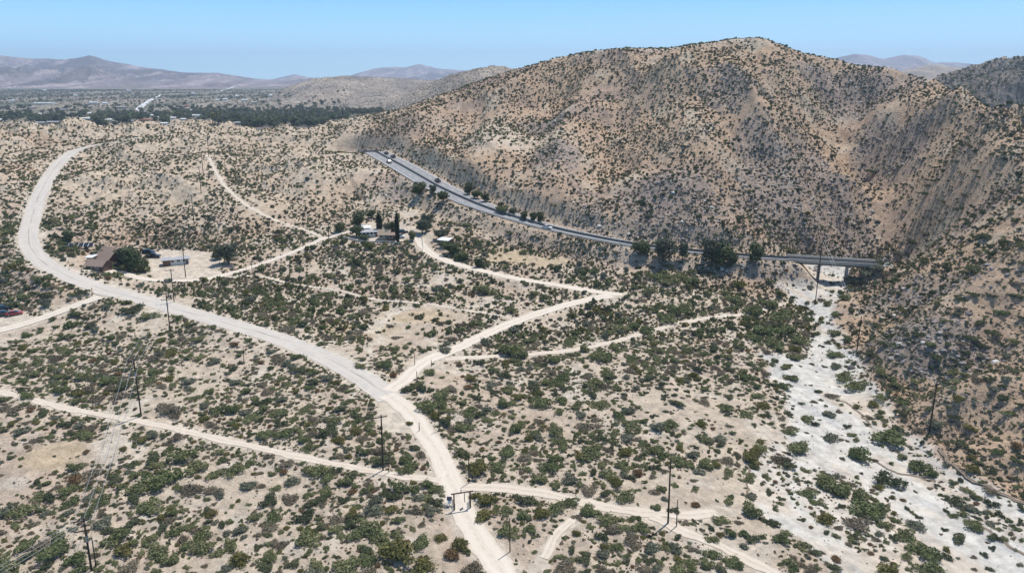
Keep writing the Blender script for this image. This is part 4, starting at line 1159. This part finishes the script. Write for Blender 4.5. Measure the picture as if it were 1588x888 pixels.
def car(name, label, x, y, ang, mat, kind='car', cat='car', up=0.0):
    o = thing(name, label, cat, (x, y, H(x, y) + up), ang)
    if kind == 'truck':
        body = [(-2.7, .5), (-2.7, 1.05), (-.75, 1.08), (1.0, 1.12), (2.5, 1.05), (2.7, .85), (2.7, .45)]
        cabp = [(-.75, 1.07), (-.6, 1.78), (.55, 1.82), (1.15, 1.12)]
    elif kind == 'suv':
        body = [(-2.3, .4), (-2.35, 1.0), (1.0, 1.1), (2.2, .98), (2.35, .75), (2.3, .38)]
        cabp = [(-2.25, 1.0), (-2.0, 1.72), (.2, 1.76), (1.05, 1.08)]
    else:
        body = [(-2.2, .35), (-2.25, .85), (-1.6, .95), (1.1, .93), (2.05, .78), (2.25, .6), (2.2, .32)]
        cabp = [(-1.7, .93), (-1.0, 1.38), (.2, 1.42), (1.1, .92)]
    extr(body, .9).build('body', mat, o)
    extr(cabp, .84, .66, cabp[0][1] + .3).build('window', M['glass'], o)
    zt = max(p[1] for p in cabp); xs_ = [p[0] for p in cabp if p[1] > zt - .1]
    MB().box(min(xs_) - .05, -.68, zt - .05, max(xs_) + .05, .68, zt + .03).build('roof', mat, o)
    if kind == 'truck': MB().box(-2.6, -.75, 1.06, -.85, .75, 1.09).build('cargo_bed', M['black_metal'], o)
    for sx_ in (-1.4, 1.45):
        for sy_ in (-1, 1):
            w_ = MB().tube([(sx_, sy_ * .72, .35), (sx_, sy_ * .95, .35)], .36, 12).build('wheel', M['tyre'], o)
            MB().tube([(sx_, sy_ * .955, .35), (sx_, sy_ * .965, .35)], .19, 8).build('hub', M['chrome'], w_)
    for sy_ in (-1, 1):
        x1 = body[-2][0]; MB().box(x1 - .08, sy_ * .65 - .18, .62, x1 + .03, sy_ * .65 + .18, .75).build('headlight', M['lamp_w'], o)
        x1 = body[1][0]; MB().box(x1 - .03, sy_ * .68 - .14, .7, x1 + .06, sy_ * .68 + .14, .85).build('tail_light', M['lamp_r'], o)
    return o
def carpx(px, py, *a, **k):
    x, y = cast(Z, px, py); return car(a[0], a[1], x, y, *a[2:], **k)
carpx(23, 488, 'parked_car', 'dark red car parked in the lot at the far left edge', R(25), P_RED, 'car')
carpx(7, 489, 'parked_car', 'black car parked left of the red car at the far left edge', R(28), P_BLK, 'suv')
carpx(6, 481, 'parked_car', 'dark blue car parked behind the black car at the far left edge', R(30), P_DRK, 'suv')
carpx(238, 399, 'pickup_truck', 'black pickup truck parked at the upper corner of the sandy yard', R(5), P_BLK, 'truck', 'pickup truck')
carpx(231, 393, 'parked_car', 'dark car parked behind the black pickup by the sandy yard', R(8), P_DRK, 'suv')
carpx(186, 413, 'parked_car', 'dark car parked beside the brown roofed house', R(10), P_BLK, 'car')
carpx(620, 369, 'parked_car', 'white car parked right of the cypress at the white house', R(-6), P_WHT, 'suv')
carpx(625, 362, 'parked_car', 'dark car parked behind the white car at the white house', R(10), P_DRK, 'suv')
carpx(556, 352, 'parked_car', 'silver car parked beyond the bushes at the white house', R(10), P_SIL, 'car')
hd = math.atan2(hwc[60, 1] - hwc[50, 1], hwc[60, 0] - hwc[50, 0])
def hwcar(px, py, nm, lab, mat, kind, cat, side):
    x, y = cast(Z, px, py); i = int(np.argmin(np.hypot(hwc[:, 0] - x, hwc[:, 1] - y))); j = min(i + 2, len(hwc) - 1); k = max(i - 2, 0)
    t_ = hwc[j, :2] - hwc[k, :2]; t_ /= np.linalg.norm(t_); q = hwc[i, 3] * .25 * side
    return car(nm, lab, hwc[i, 0] + t_[1] * q, hwc[i, 1] - t_[0] * q, math.atan2(t_[1], t_[0]) + (math.pi if side < 0 else 0), mat, kind, cat, .2)
hwcar(677, 283, 'pickup_truck', 'black pickup truck driving down the middle stretch of the highway', P_BLK, 'truck', 'pickup truck', -1)
hwcar(610, 245, 'car', 'dark car farther up the highway on its far lanes', P_DRK, 'suv', 'car', -1)
hwcar(613, 253, 'car', 'dark car on the near lanes of the upper highway', P_BLK, 'suv', 'car', 1)
hwcar(593, 240, 'car', 'small dark car at the top end of the highway', P_BLK, 'car', 'car', -1)
hwcar(857, 353, 'car', 'white car on the lower highway bend', P_WHT, 'car', 'car', 1)
x, y = cast(Z, 1320, 571)
bl = stone_mesh(23); bl.materials.append(M['stone_dark'])
o = bpy.data.objects.new('boulder', bl); col.objects.link(o); o.location = (x, y, H(x, y) + .4); o.scale = (1.5, .9, 1.0); tag(o, 'dark grey boulder lying on the upper wash beside green shrubs', 'boulder')

# ------------------------------------------------------------------ buildings
def roof_mat(name, c): return plain_mat(name, c, .8, .15, 1.5)
M['wall_white'] = plain_mat('white_stucco', (.66, .64, .60), .9, .06, 1); M['wall_tan'] = plain_mat('tan_stucco', (.36, .28, .21), .9, .1, 1)
M['wall_brown'] = plain_mat('brown_siding', (.16, .105, .08), .9, .1, 1); M['roof_brown'] = roof_mat('brown_shingle', (.25, .185, .15)); M['roof_white'] = plain_mat('white_roofing', (.66, .66, .65), .5, .06, 1)
M['roof_red'] = roof_mat('red_tile', (.34, .14, .11)); M['roof_grey'] = roof_mat('grey_roofing', (.33, .33, .34)); M['pane'] = M['glass']
def building(label, x, y, ang, w, d, h, roof='gable', wm='wall_white', rm='roof_white', rh=1.6, nw=3, cat='house', name='house', door=True, over=.5, z=None):
    z = min(H(x, y), H(x + w * .4 * math.cos(ang), y + w * .4 * math.sin(ang))) if z is None else z
    o = thing(name, label, cat, (x, y, z), ang)
    wl = MB().box(-w / 2, -d / 2, -1.2, w / 2, d / 2, h)
    if roof == 'gable':
        wl.add([(-w / 2, -d / 2, h), (-w / 2, d / 2, h), (-w / 2, 0, h + rh), (w / 2, -d / 2, h), (w / 2, d / 2, h), (w / 2, 0, h + rh)], [(0, 2, 1), (3, 4, 5)])
    wl.build('wall', M[wm], o)
    W, D_ = w / 2 + over, d / 2 + over
    if roof == 'gable':
        e = rh * over / (d / 2)
        for s_ in (-1, 1):
            v = [(-W, s_ * D_, h - e + .03), (W, s_ * D_, h - e + .03), (W, 0, h + rh + .03), (-W, 0, h + rh + .03)]
            v += [(a, b, c_ + .16) for a, b, c_ in v]
            f = [(0, 1, 2, 3), (7, 6, 5, 4), (0, 4, 5, 1), (1, 5, 6, 2), (2, 6, 7, 3), (3, 7, 4, 0)]
            MB().add(v, f).build('roof', M[rm], o)
    else:
        v = [(-W, -D_, h + .03), (W, -D_, h + .03), (W, D_, h + rh * .3), (-W, D_, h + rh * .3)]; v += [(a, b, c_ + .18) for a, b, c_ in v]
        MB().add(v, [(3, 2, 1, 0), (4, 5, 6, 7), (0, 1, 5, 4), (1, 2, 6, 5), (2, 3, 7, 6), (3, 0, 4, 7)]).build('roof', M[rm], o)
    for k in range(nw):
        xk = -w / 2 + w * (k + .6) / (nw + .4)
        f_ = MB().box(xk - .65, -d / 2 - .06, 1.0, xk + .65, -d / 2 + .02, 2.15).build('window', M['white_metal'], o)
        MB().box(xk - .55, -d / 2 - .09, 1.1, xk + .55, -d / 2 - .062, 2.05).build('pane', M['pane'], f_)
    if door:
        xk = w / 2 - .8
        d_o = MB().box(xk - .45, -d / 2 - .05, 0, xk + .45, -d / 2 + .02, 2.1).build('door', M['wood'], o)
        MB().box(xk - .38, -d / 2 - .1, 1.0, xk - .3, -d / 2 - .052, 1.08).build('handle', M['chrome'], d_o)
    return o
def bpx(px, py, lab, ang, w, d, h, **k):
    x, y = cast(Z, px, py); return building(lab, x, y, ang, w, d, h, **k)
bpx(168, 407, 'brown gabled house with shingle roof left of the sandy yard', R(-18), 7, 5.5, 2.7, wm='wall_brown', rm='roof_brown', rh=2.0)
bpx(179, 400, 'brown rear wing of the gabled house, behind the front block', R(-18), 10, 5.5, 3.0, wm='wall_brown', rm='roof_brown', rh=1.8, nw=2, door=False)
bpx(154, 417, 'low brown roofed garage in front of the gabled house', R(-12), 7, 4.5, 2.3, wm='wall_brown', rm='roof_brown', rh=1.5, nw=2)
bpx(143, 405, 'small pale shed left of the brown gabled house', R(-10), 2.2, 2.2, 1.9, roof='flat', wm='wall_tan', nw=1, cat='shed', name='shed')
tb = bpx(274, 409, 'long white trailer building with pale sloping roof on the sandy yard', R(24), 9, 2.8, 1.9, roof='flat', rm='roof_grey', rh=1.0, nw=4)
bpx(259, 411, 'small dark carport at the left end of the white trailer building', R(24), 2.6, 2.8, 2.1, roof='flat', wm='wall_brown', rm='roof_grey', nw=0, cat='carport', name='carport', door=False)
bpx(574, 366, 'white flat roofed house with dark windows among cypress trees', R(14), 7, 3.2, 2.0, roof='flat', rm='roof_grey', nw=4)
bpx(568, 360, 'white upper block behind the flat roofed house', R(10), 3.6, 2.6, 2.0, roof='flat', nw=2, door=False)
bpx(597, 370, 'tan shed with dark open front left of the tall cypress', R(0), 4.6, 3.6, 2.3, roof='gable', wm='wall_tan', rm='wall_tan', nw=2, cat='shed', name='shed')
bpx(609, 371, 'low brown shelter beneath the tall cypress', R(-4), 3.6, 3, 2.0, roof='flat', wm='wall_brown', rm='roof_brown', nw=1, cat='shed', name='shed')
bpx(690, 378, 'lone shed with white roof and brown wall right of the house road', R(-25), 4.4, 3, 2.0, roof='flat', wm='wall_brown', rm='roof_white', nw=1, cat='shed', name='shed')
# fallen white sheet by the highway bank, solar array by the bend
x, y = cast(Z, 122, 384)
so = thing('solar_array', 'row of dark solar panels on the slope inside the road bend', 'solar panels', (x, y, H(x, y)), R(6))
for k in range(6):
    x0 = -5.4 + k * 1.85
    v = [(x0, -1, .5), (x0 + 1.7, -1, .5), (x0 + 1.7, .9, 1.7), (x0, .9, 1.7)]; v += [(a, b, c_ + .06) for a, b, c_ in v]
    pn = MB().add(v, [(3, 2, 1, 0), (4, 5, 6, 7), (0, 1, 5, 4), (1, 2, 6, 5), (2, 3, 7, 6), (3, 0, 4, 7)]).build('solar_panel', M['dark_panel'], so)
    fr_ = MB()
    fr_.tube([(x0 + .02, -1, .54), (x0 + .02, .9, 1.75)], .09, 5); fr_.tube([(x0 + .85, .8, -.4), (x0 + .85, .8, 1.6)], .05, 5); fr_.build('frame', M['white_metal'], pn)
# low garden walls at the white house
def wallpx(lst, lab, mat, h=.7, name='garden_wall'):
    c = catmull([(*cast(Z, a, b), 0, 0) for a, b in lst], 1.5)
    o = sweep(c, 0, [(-.15, -.3), (-.15, h), (.15, h), (.15, -.3)], name, mat); tag(o, lab, 'wall'); return o
wallpx([(532,369),(548,373),(575,376),(600,376),(620,378)], 'low curved stone wall in front of the white house yard', M['concrete'], .6)
wallpx([(640,358),(652,366),(656,380),(655,390)], 'low wall around the right side of the white house yard', M['concrete'], .5)

# ------------------------------------------------------------------ trees
def crown_mesh(name, seed, n_, leaf, mode):
    rg_ = np.random.RandomState(seed)
    if mode == 'cypress':
        t = rg_.uniform(0, 1, n_); a = rg_.uniform(0, 6.28, n_)
        rad = .17 * np.sin(np.clip(t * .93 + .07, 0, 1) * math.pi) ** .55 * rg_.uniform(.75, 1.08, n_)
        P_ = np.stack([rad * np.cos(a), rad * np.sin(a), .06 + t * .94], -1); Nn = np.stack([np.cos(a), np.sin(a), .3 + 0 * a], -1)
    elif mode == 'palm':
        V_ = []; F_ = []; k = 0
        for j in range(18):
            a = j * 2.4; el = rg_.uniform(-.5, .9); L_ = .2
            for s in range(4):
                r0, r1 = L_ * s / 4, L_ * (s + 1) / 4
                z0 = 1 + el * r0 - 3.5 * r0 ** 2; z1 = 1 + el * r1 - 3.5 * r1 ** 2; w = .028
                V_ += [(r0 * math.cos(a) - w * math.sin(a), r0 * math.sin(a) + w * math.cos(a), z0), (r0 * math.cos(a) + w * math.sin(a), r0 * math.sin(a) - w * math.cos(a), z0),
                       (r1 * math.cos(a) + w * math.sin(a), r1 * math.sin(a) - w * math.cos(a), z1), (r1 * math.cos(a) - w * math.sin(a), r1 * math.sin(a) + w * math.cos(a), z1)]
                F_.append((k, k + 1, k + 2, k + 3)); k += 4
        return raw_mesh(name, V_, F_, 4)
    else:
        L_ = 9; L_ = 12; ctr = np.stack([rg_.uniform(-.34, .34, L_), rg_.uniform(-.34, .34, L_), rg_.uniform(.26, .84, L_)], -1); rad = rg_.uniform(.13, .25, L_); ctr[0] = (0, 0, .55); rad[0] = .32
        pk = rg_.choice(L_, n_, p=rad ** 2 / (rad ** 2).sum()); d_ = rg_.normal(size=(n_, 3)); d_ /= np.linalg.norm(d_, axis=1)[:, None]
        P_ = ctr[pk] + d_ * (rad[pk] * rg_.uniform(.5, 1.1, n_))[:, None] * np.array([1, 1, .9]); Nn = d_ + rg_.normal(size=(n_, 3)) * .6
    Nn = Nn / np.linalg.norm(Nn, axis=1)[:, None]
    v, f = quads(P_, Nn, leaf * rg_.uniform(.6, 1.3, n_), rg_, .7)
    return raw_mesh(name, v, f, 4)
def trunk_mesh(mode, seed):
    rg_ = np.random.RandomState(seed); m_ = MB()
    if mode == 'palm': return m_.tube([(0, 0, -.03), (.02, 0, .5), (0, 0, 1.0)], [.03, .022, .02], 7).mesh('trunk')
    if mode == 'cypress': return m_.tube([(0, 0, -.03), (0, 0, .5)], [.03, .012], 6).mesh('trunk')
    m_.tube([(0, 0, -.05), (.01, .01, .22), (.0, .02, .6)], [.045, .033, .015], 7)
    for k in range(5):
        a = k * 1.3 + rg_.uniform(0, .4); L_ = rg_.uniform(.18, .32); z0 = rg_.uniform(.16, .34)
        m_.tube([(0, 0, z0), (L_ * .5 * math.cos(a), L_ * .5 * math.sin(a), z0 + .14), (L_ * math.cos(a), L_ * math.sin(a), z0 + .34)], [.022, .014, .006], 5, False)
    return m_.mesh('trunk')
M['tree_leaf'] = leaf_mat('tree_leaf', (.085, .108, .055), (.14, .16, .08)); M['cyp_leaf'] = leaf_mat('cypress_leaf', (.025, .038, .02), (.035, .048, .026)); M['grey_leaf'] = leaf_mat('grey_tree_leaf', (.11, .125, .09), (.14, .15, .11))
TR = {}
for nm, mode, sd, mt in (('dark', 'round', 1, 'tree_leaf'), ('dark2', 'round', 2, 'tree_leaf'), ('grey', 'round', 3, 'grey_leaf'), ('cypress', 'cypress', 4, 'cyp_leaf'), ('palm', 'palm', 5, 'tree_leaf')):
    c_ = crown_mesh('crown', sd, 1100, .045 if mode != 'cypress' else .03, mode); c_.materials.append(M[mt])
    t_ = trunk_mesh(mode, sd); t_.materials.append(M['bark']); c2 = crown_mesh('crown', sd, 110, .10 if mode != 'cypress' else .05, mode); c2.materials.append(M[mt])
    TR[nm] = (c_, t_, c2)
def tree(px, py, hpx, wpx, kd, lab, low=False, grp=None, seedr=0):
    x, y = cast(Z, px, py); z = H(x, y); dep = y * CP + (CAM_H - z) * SP
    hh = hpx * dep / FPX * 1.08; ww = wpx * dep / FPX * 1.12
    nm = 'cypress_tree' if kd == 'cypress' else 'palm_tree' if kd == 'palm' else 'tree'
    t_ = thing(nm, lab, 'palm tree' if kd == 'palm' else 'tree', (x, y, z - .1), px * 1.7, grp)
    base_w = {'cypress': .34, 'palm': .4}.get(kd, .95)
    t_.scale = (ww / base_w, ww / base_w, hh)
    for part, me in (('trunk', TR[kd][1]), ('crown', TR[kd][2 if low else 0])):
        o = bpy.data.objects.new(part, me); col.objects.link(o); o.parent = t_
    return t_
for (a, b, h_, w_, kd, lab) in [
 (650,303,20,20,'dark','round dark tree below the highway edge, leftmost of the roadside trio'), (672,301,14,13,'grey','thin grey tree in the middle of the roadside trio by the highway'), (688,312,19,17,'dark2','dark tree at the right end of the roadside trio by the highway'),
 (728,302,18,13,'dark','dark tree on the hill side of the highway, leftmost of the uphill row'), (740,308,16,15,'dark2','second dark tree from the left in the uphill highway row'), (752,313,13,13,'dark','low dark tree third in the uphill highway row'),
 (780,331,14,20,'dark2','broad dark tree of the uphill highway row, left of the close trio'), (795,334,12,14,'grey','small grey-green tree between the broad tree and the close trio'), (812,342,15,12,'dark','dark tree left in the close trio above the highway'), (826,344,18,14,'dark2','tallest dark tree of the close trio above the highway'), (839,346,17,12,'dark','dark tree right in the close trio above the highway'),
 (993,397,28,26,'dark2','dark tree overhanging the highway, leftmost of the lower bank trees'), (1028,404,36,34,'grey','large olive tree on the highway bank left of the slim tree'), (1058,404,28,16,'grey','slim tree between the two large bank trees by the highway'),
 (1103,412,42,34,'grey','large olive tree at the left of the biggest bank group'), (1120,413,38,30,'dark','dark tree in the middle of the biggest bank group'), (1134,412,28,22,'dark2','smaller dark tree at the right of the biggest bank group'), (1172,407,30,26,'dark','dark tree standing alone on the bank just left of the bridge'),
 (208,421,38,30,'dark','big dark tree between the brown house and the sandy yard'), (220,422,24,22,'dark2','dark low tree at the lower right of the big yard tree'), (200,412,30,24,'grey','grey tree touching the brown house roof'), (355,409,32,32,'grey','broad grey-green tree at the right end of the sandy yard'), (340,402,18,18,'dark','small dark tree left of the broad yard tree'), (108,373,16,18,'dark','dark tree above the solar panels'), (160,392,12,14,'grey','grey bush-like tree behind the brown roof'),
 (589,361,27,9,'cypress','dark narrow cypress right behind the white house'), (617,377,44,6.5,'cypress','tallest slender black cypress at the white house yard'), (608,366,24,15,'dark','dark conifer-like tree left of the tallest cypress'), (553,367,20,20,'dark2','dense dark round bush-tree left of the white house'), (558,352,24,20,'dark','dark tree behind the left end of the white house'),
 (528,360,18,16,'dark2','round tree left of the white house yard'), (640,373,15,13,'dark','bright green round tree right of the white car'), (655,362,22,24,'grey','grey tree right of the white house yard'), (665,350,18,20,'grey','pale grey tree above the right side of the white house yard'), (576,338,12,12,'dark','small dark tree on the slope behind the white house'), (682,372,16,18,'grey','grey tree beside the lone white roofed shed'),
 (700,393,16,24,'dark','dense green tree below the lone shed'), (716,403,14,20,'dark2','green tree right of the shed along the house road'), (741,414,14,14,'dark','round green bush-tree right along the house road'), (152,402,14,18,'grey','grey tree left of the brown gabled house'), (190,407,20,20,'dark','dark tree hiding the right end of the brown roof'), (566,371,9,16,'dark2','low dark shrub-tree before the white house wall'), (600,362,16,14,'grey','grey tree between the cypress and the tan shed'),
 (690,384,12,16,'dark2','small green tree at the shed wall')]:
    tree(a, b, h_, w_, kd, lab)
# ------------------------------------------------------------------ the far town
tr = np.random.RandomState(77)
BT = [ # px, py, width px, roof, label
 (68,162,30,'roof_white','long white building left of centre on the far valley floor'),(146,161,12,'roof_white','white building left of the far highway, upper row'),(164,162,8,'roof_white','small white building right of the upper row building'),
 (66,179,14,'roof_white','white house among trees, left half of the far town'),(52,169,8,'roof_grey','pale house half hidden among the left trees'),(134,193,18,'roof_white','low white roof at the tree line above the plateau'),
 (230,193,21,'roof_red','house with a red-pink roof at the edge of the town'),(256,196,9,'roof_white','small white house right of the red roofed house'),(64,193,16,'roof_grey','greenish grey roofed house at the left tree line'),(84,193,18,'roof_grey','long dark grey roofed house beside the left tree line'),
 (2,198,8,'roof_white','white house cut by the left edge of the frame'),(140,178,8,'roof_white','white roof in the middle of the left town trees'),(190,168,14,'roof_grey','grey flat building just left of the far highway'),(236,181,8,'roof_white','white building right of the far highway bend'),
 (246,184,6,'roof_white','tiny white building beside the far highway bend'),(304,181,12,'roof_white','white buildings edge in the middle of the far town'),(270,186,9,'roof_white','white roof between dark trees right of the highway'),(300,173,6,'roof_white','tiny white house behind the palms'),
 (350,156,8,'roof_white','white building on the open valley right side'),(368,151,5,'roof_white','tiny white building on the upper right valley floor'),(380,157,9,'roof_white','white roof near the green wood'),(395,161,9,'roof_grey','pale building above the green wood'),
 (338,157,6,'roof_white','small white house on the open valley'),(290,166,7,'roof_red','small reddish house on the open valley'),(434,188,9,'roof_white','white roof among the trees near the grey hills'),(450,190,7,'roof_white','pale roof at the right end of the town trees'),
 (16,138,6,'roof_white','tiny white building near the left mountain foot'),(70,142,5,'roof_white','tiny white house below the left mountains'),(200,142,5,'roof_white','tiny white house at the foot of the middle mountains'),(206,149,6,'roof_grey','small grey house left of the straight highway'),
 (118,150,5,'roof_white','tiny white house in the upper open valley'),(20,158,7,'roof_white','small white house in the left open valley'),(100,172,9,'roof_grey','grey house inside the left trees'),(170,188,10,'roof_white','white roof just above the plateau crest, centre left'),
 (205,190,8,'roof_grey','grey roof left of the red roofed house'),(285,193,9,'roof_white','white roof at the crest between palms and red house'),(330,190,8,'roof_white','white roof behind the tall palms'),(370,193,12,'roof_grey','grey roof in the dark trees near the crest'),(300,147,5,'roof_white','tiny white house in the far middle valley'),(420,150,5,'roof_white','tiny white house at the toe of the grey hills')]
bcache = {}
for (a, b, w, rf, lab) in BT:
    x, y = cast(Z, a, b)
    while y < 680: b -= 1; x, y = cast(Z, a, b)
    z = H(x, y); dep = y * CP + (CAM_H - z) * SP; W = w * dep / FPX
    hh = min(max(3.0, 2.2 * dep / FPX), 6.5)
    building(lab, x, y, tr.uniform(-.2, .2), W, max(W * .5, 7), hh, roof='gable' if w < 20 else 'flat', wm='wall_white' if rf == 'roof_white' else 'wall_tan', rm=rf, rh=hh * .35, nw=3 if w >= 12 else 0, door=False, cat='house' if w < 25 else 'building', z=z, over=.8)
# far highway running straight up the valley, graded road on the mountain foot
def flatroad(name, lst, widths, mat, lift):
    c = [(*cast(Z, a, b), 0, w) for (a, b), w in zip(lst, widths)]
    c = catmull([(q[0], q[1], H(q[0], q[1]), q[3]) for q in c], 12); return ribbon(name, c, c[:, 3], mat, lift, cross=2)
M['pale_road'] = plain_mat('pale_far_road', (.56, .555, .55), .8, .05, .05)  # even pale tone of the far road surface
flatroad('far_highway', [(226,176),(218,172),(216,169),(222,163.5),(231,157.5),(241,152),(252,146.8)], [11,13,15,15,15,14,13], M['pale_road'], .9)
flatroad('far_road', [(338,143),(352,139),(366,134)], [16,16,14], M['pale_road'], 2.5)
# trees of the town: single ones first, then the mass
TL = []
for k in range(3200):
    px = tr.uniform(-30, 540); u = tr.uniform()
    py = 197 - 56 * u ** 1.5
    band = .85 if py > 176 else .6 if py > 165 else .28 if py > 156 else .14
    if fbm(np.array([px / 26.]), np.array([py / 5.]), 402, 2)[0] < .42: band *= .35
    if px > 300 and 171 < py: band = max(band, .45)
    if px > 545: band = .2
    if 208 < px < 256 and 146 < py < 178 and abs(px - (214 + (172 - py) * 1.5)) < 9: continue
    if tr.uniform() > band: continue
    x, y = cast(Z, px, py)
    if y < 660 or H(x, y) > 60: continue
    if any(abs(px - b[0]) < b[2] / 2 + 2 and -1.5 < py - b[1] < 7 for b in BT): continue
    dep = y * CP + CAM_H * SP
    TL.append((px, py, x, y, tr.uniform(3.2, 9.5) * (1.5 if py > 180 else 1.2)))
TL.sort(key=lambda q: q[3])
side = lambda px: 'left edge' if px < 70 else 'left part' if px < 150 else 'middle' if px < 260 else 'part right of the far highway' if px < 380 else 'right end'
for k, q in enumerate(TL[:230]):
    kd = ('dark', 'dark2', 'grey', 'dark')[k % 4]
    nb = min(BT, key=lambda b: abs(b[0] - q[0]) + 2 * abs(b[1] - q[1]))
    x, y = q[2], q[3]; z = H(x, y)
    where = 'left of' if q[0] < nb[0] - 3 else 'right of' if q[0] > nb[0] + 3 else 'in front of' if q[1] > nb[1] else 'behind'
    lab = ' '.join(('%s %s tree %s%s the %s' % ('low' if q[4] < 6.5 else 'tall' if q[4] > 10 else 'mid-sized', {'dark': 'dark', 'dark2': 'olive', 'grey': 'greyish'}[kd], 'well ' if abs(q[0] - nb[0]) > 24 and where in ('left of', 'right of') else '', where, nb[4])).split()[:16])
    t_ = thing('tree', lab, 'tree', (x, y, z - .2), k * 1.3, lab + ' group')
    s_ = q[4] * 1.15; t_.scale = (s_ * 1.25, s_ * 1.25, s_)
    for part, me in (('trunk', TR[kd][1]), ('crown', TR[kd][2])):
        o = bpy.data.objects.new(part, me); col.objects.link(o); o.parent = t_
rest = TL[230:]
cobj = []
for kd in ('dark', 'dark2', 'grey'): cobj.append(bpy.data.objects.new('crown_source', TR[kd][2]))
# wood that thickens between the town and the grey hills
WD = []
for k in range(1700):
    px = tr.uniform(290, 600); py = tr.uniform(173, 192 - max(0, px - 440) * .12)
    if tr.uniform() < (.5 if fbm(np.array([px / 22.]), np.array([py / 3.]), 401, 2)[0] > .45 else .1):
        x, y = cast(Z, px, py)
        if 700 < y < 2300 and H(x, y) < 30: WD.append((px, py, x, y, tr.uniform(4, 11)))
rest += WD
xs = np.array([q[2] for q in rest]); yy = np.array([q[3] for q in rest]); rr = np.array([q[4] for q in rest]) * 1.1
cover2('far_wood', xs, yy, rr, cobj, [2, 2, 3], .3, .85)
# scattered valley brush and hill brush
x, y = scatter(60000, -.85, -.05, 700, 4200, rg)
p = np.clip(fbm(x / 140, y / 300, 211, 4) * 1.6 - .35, .06, 1); ok = (rg.uniform(size=len(x)) < p * .5) & (samp(kindR.astype(float), x, y) < .5)
x, y = x[ok], y[ok]; cover2('valley_brush', x, y, rg.uniform(1.2, 4.0, len(x)) * np.clip(y / 1800, .5, 1.5), [tobj[0], tobj[2], tobj[4], cobj[2]], [2, 3, 3, 1], .2)
for k, (kr, u0, u1, y0, y1, n_, r0, r1) in enumerate([((4,), -.2, .15, 1000, 1600, 26000, .7, 1.9), ((3,), -.42, .1, 1700, 2700, 20000, 1.0, 2.6), ((7,), .5, .95, 690, 1000, 26000, .9, 2.4)]):
    x, y = scatter(n_, u0, u1, y0, y1, rg); kk = samp(kindR.astype(float), x, y)
    ok = (np.abs(kk - kr[0]) < .5) & (rg.uniform(size=len(x)) < .62); x, y = x[ok], y[ok]
    cover2('hill_brush', x, y, rg.uniform(r0, r1, len(x)), [tobj[0], tobj[4], tobj[2]], [3, 4, 2], .3)
for (a, b, h_, lab) in [(326,193,15,'tall palm in the left of the far palm clump'),(330,193,17,'tallest palm of the far palm clump'),(334,193,14,'palm in the middle of the far palm clump'),(338,192,16,'palm right of the middle in the far clump'),(343,192,13,'lowest palm at the right of the far clump'),(591-0,168,8,'small palm on the saddle left of the hill'),(558,172,7,'small palm farther left on the saddle'),(411,190,16,'tall dark palm rising from the wood')]:
    tree(a, b, h_, 7, 'palm', lab, True)

# ------------------------------------------------------------------ eroded wash bank on the right
bank = catmull([(*cast(Z, a, b), 0, 0) for a, b in [(1458,697),(1475,712),(1505,738),(1540,757),(1575,775),(1610,790)]], .7)
bv = (fbm(np.arange(len(bank)) / 3.0, np.arange(len(bank)) * 0.0, 231, 3) - .5) * 1.6
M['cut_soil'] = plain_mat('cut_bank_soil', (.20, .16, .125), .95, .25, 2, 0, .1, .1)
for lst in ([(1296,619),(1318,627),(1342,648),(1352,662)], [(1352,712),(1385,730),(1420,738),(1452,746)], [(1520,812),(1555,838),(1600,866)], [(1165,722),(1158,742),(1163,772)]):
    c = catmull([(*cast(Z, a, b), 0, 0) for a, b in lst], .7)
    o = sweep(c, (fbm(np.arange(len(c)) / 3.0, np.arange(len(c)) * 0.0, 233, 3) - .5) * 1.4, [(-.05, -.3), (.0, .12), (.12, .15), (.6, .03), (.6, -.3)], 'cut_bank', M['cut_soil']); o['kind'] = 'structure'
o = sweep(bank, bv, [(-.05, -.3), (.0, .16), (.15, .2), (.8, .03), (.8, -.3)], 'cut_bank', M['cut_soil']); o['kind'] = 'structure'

# ------------------------------------------------------------------ haze over the valley
hz = MB().box(-13000, -400, -40, 13000, 13500, 520)
ho = hz.build('haze', None); ho['kind'] = 'stuff'
hm_ = bpy.data.materials.new('haze'); hm_.use_nodes = True; nt = hm_.node_tree; nt.nodes.clear()
pv = nt.nodes.new('ShaderNodeVolumePrincipled'); mo = nt.nodes.new('ShaderNodeOutputMaterial')
pv.inputs['Color'].default_value = (.66, .80, 1.0, 1); pv.inputs['Density'].default_value = 9.0e-5; pv.inputs['Anisotropy'].default_value = .2
nt.links.new(pv.outputs[0], mo.inputs['Volume']); ho.data.materials.append(hm_)
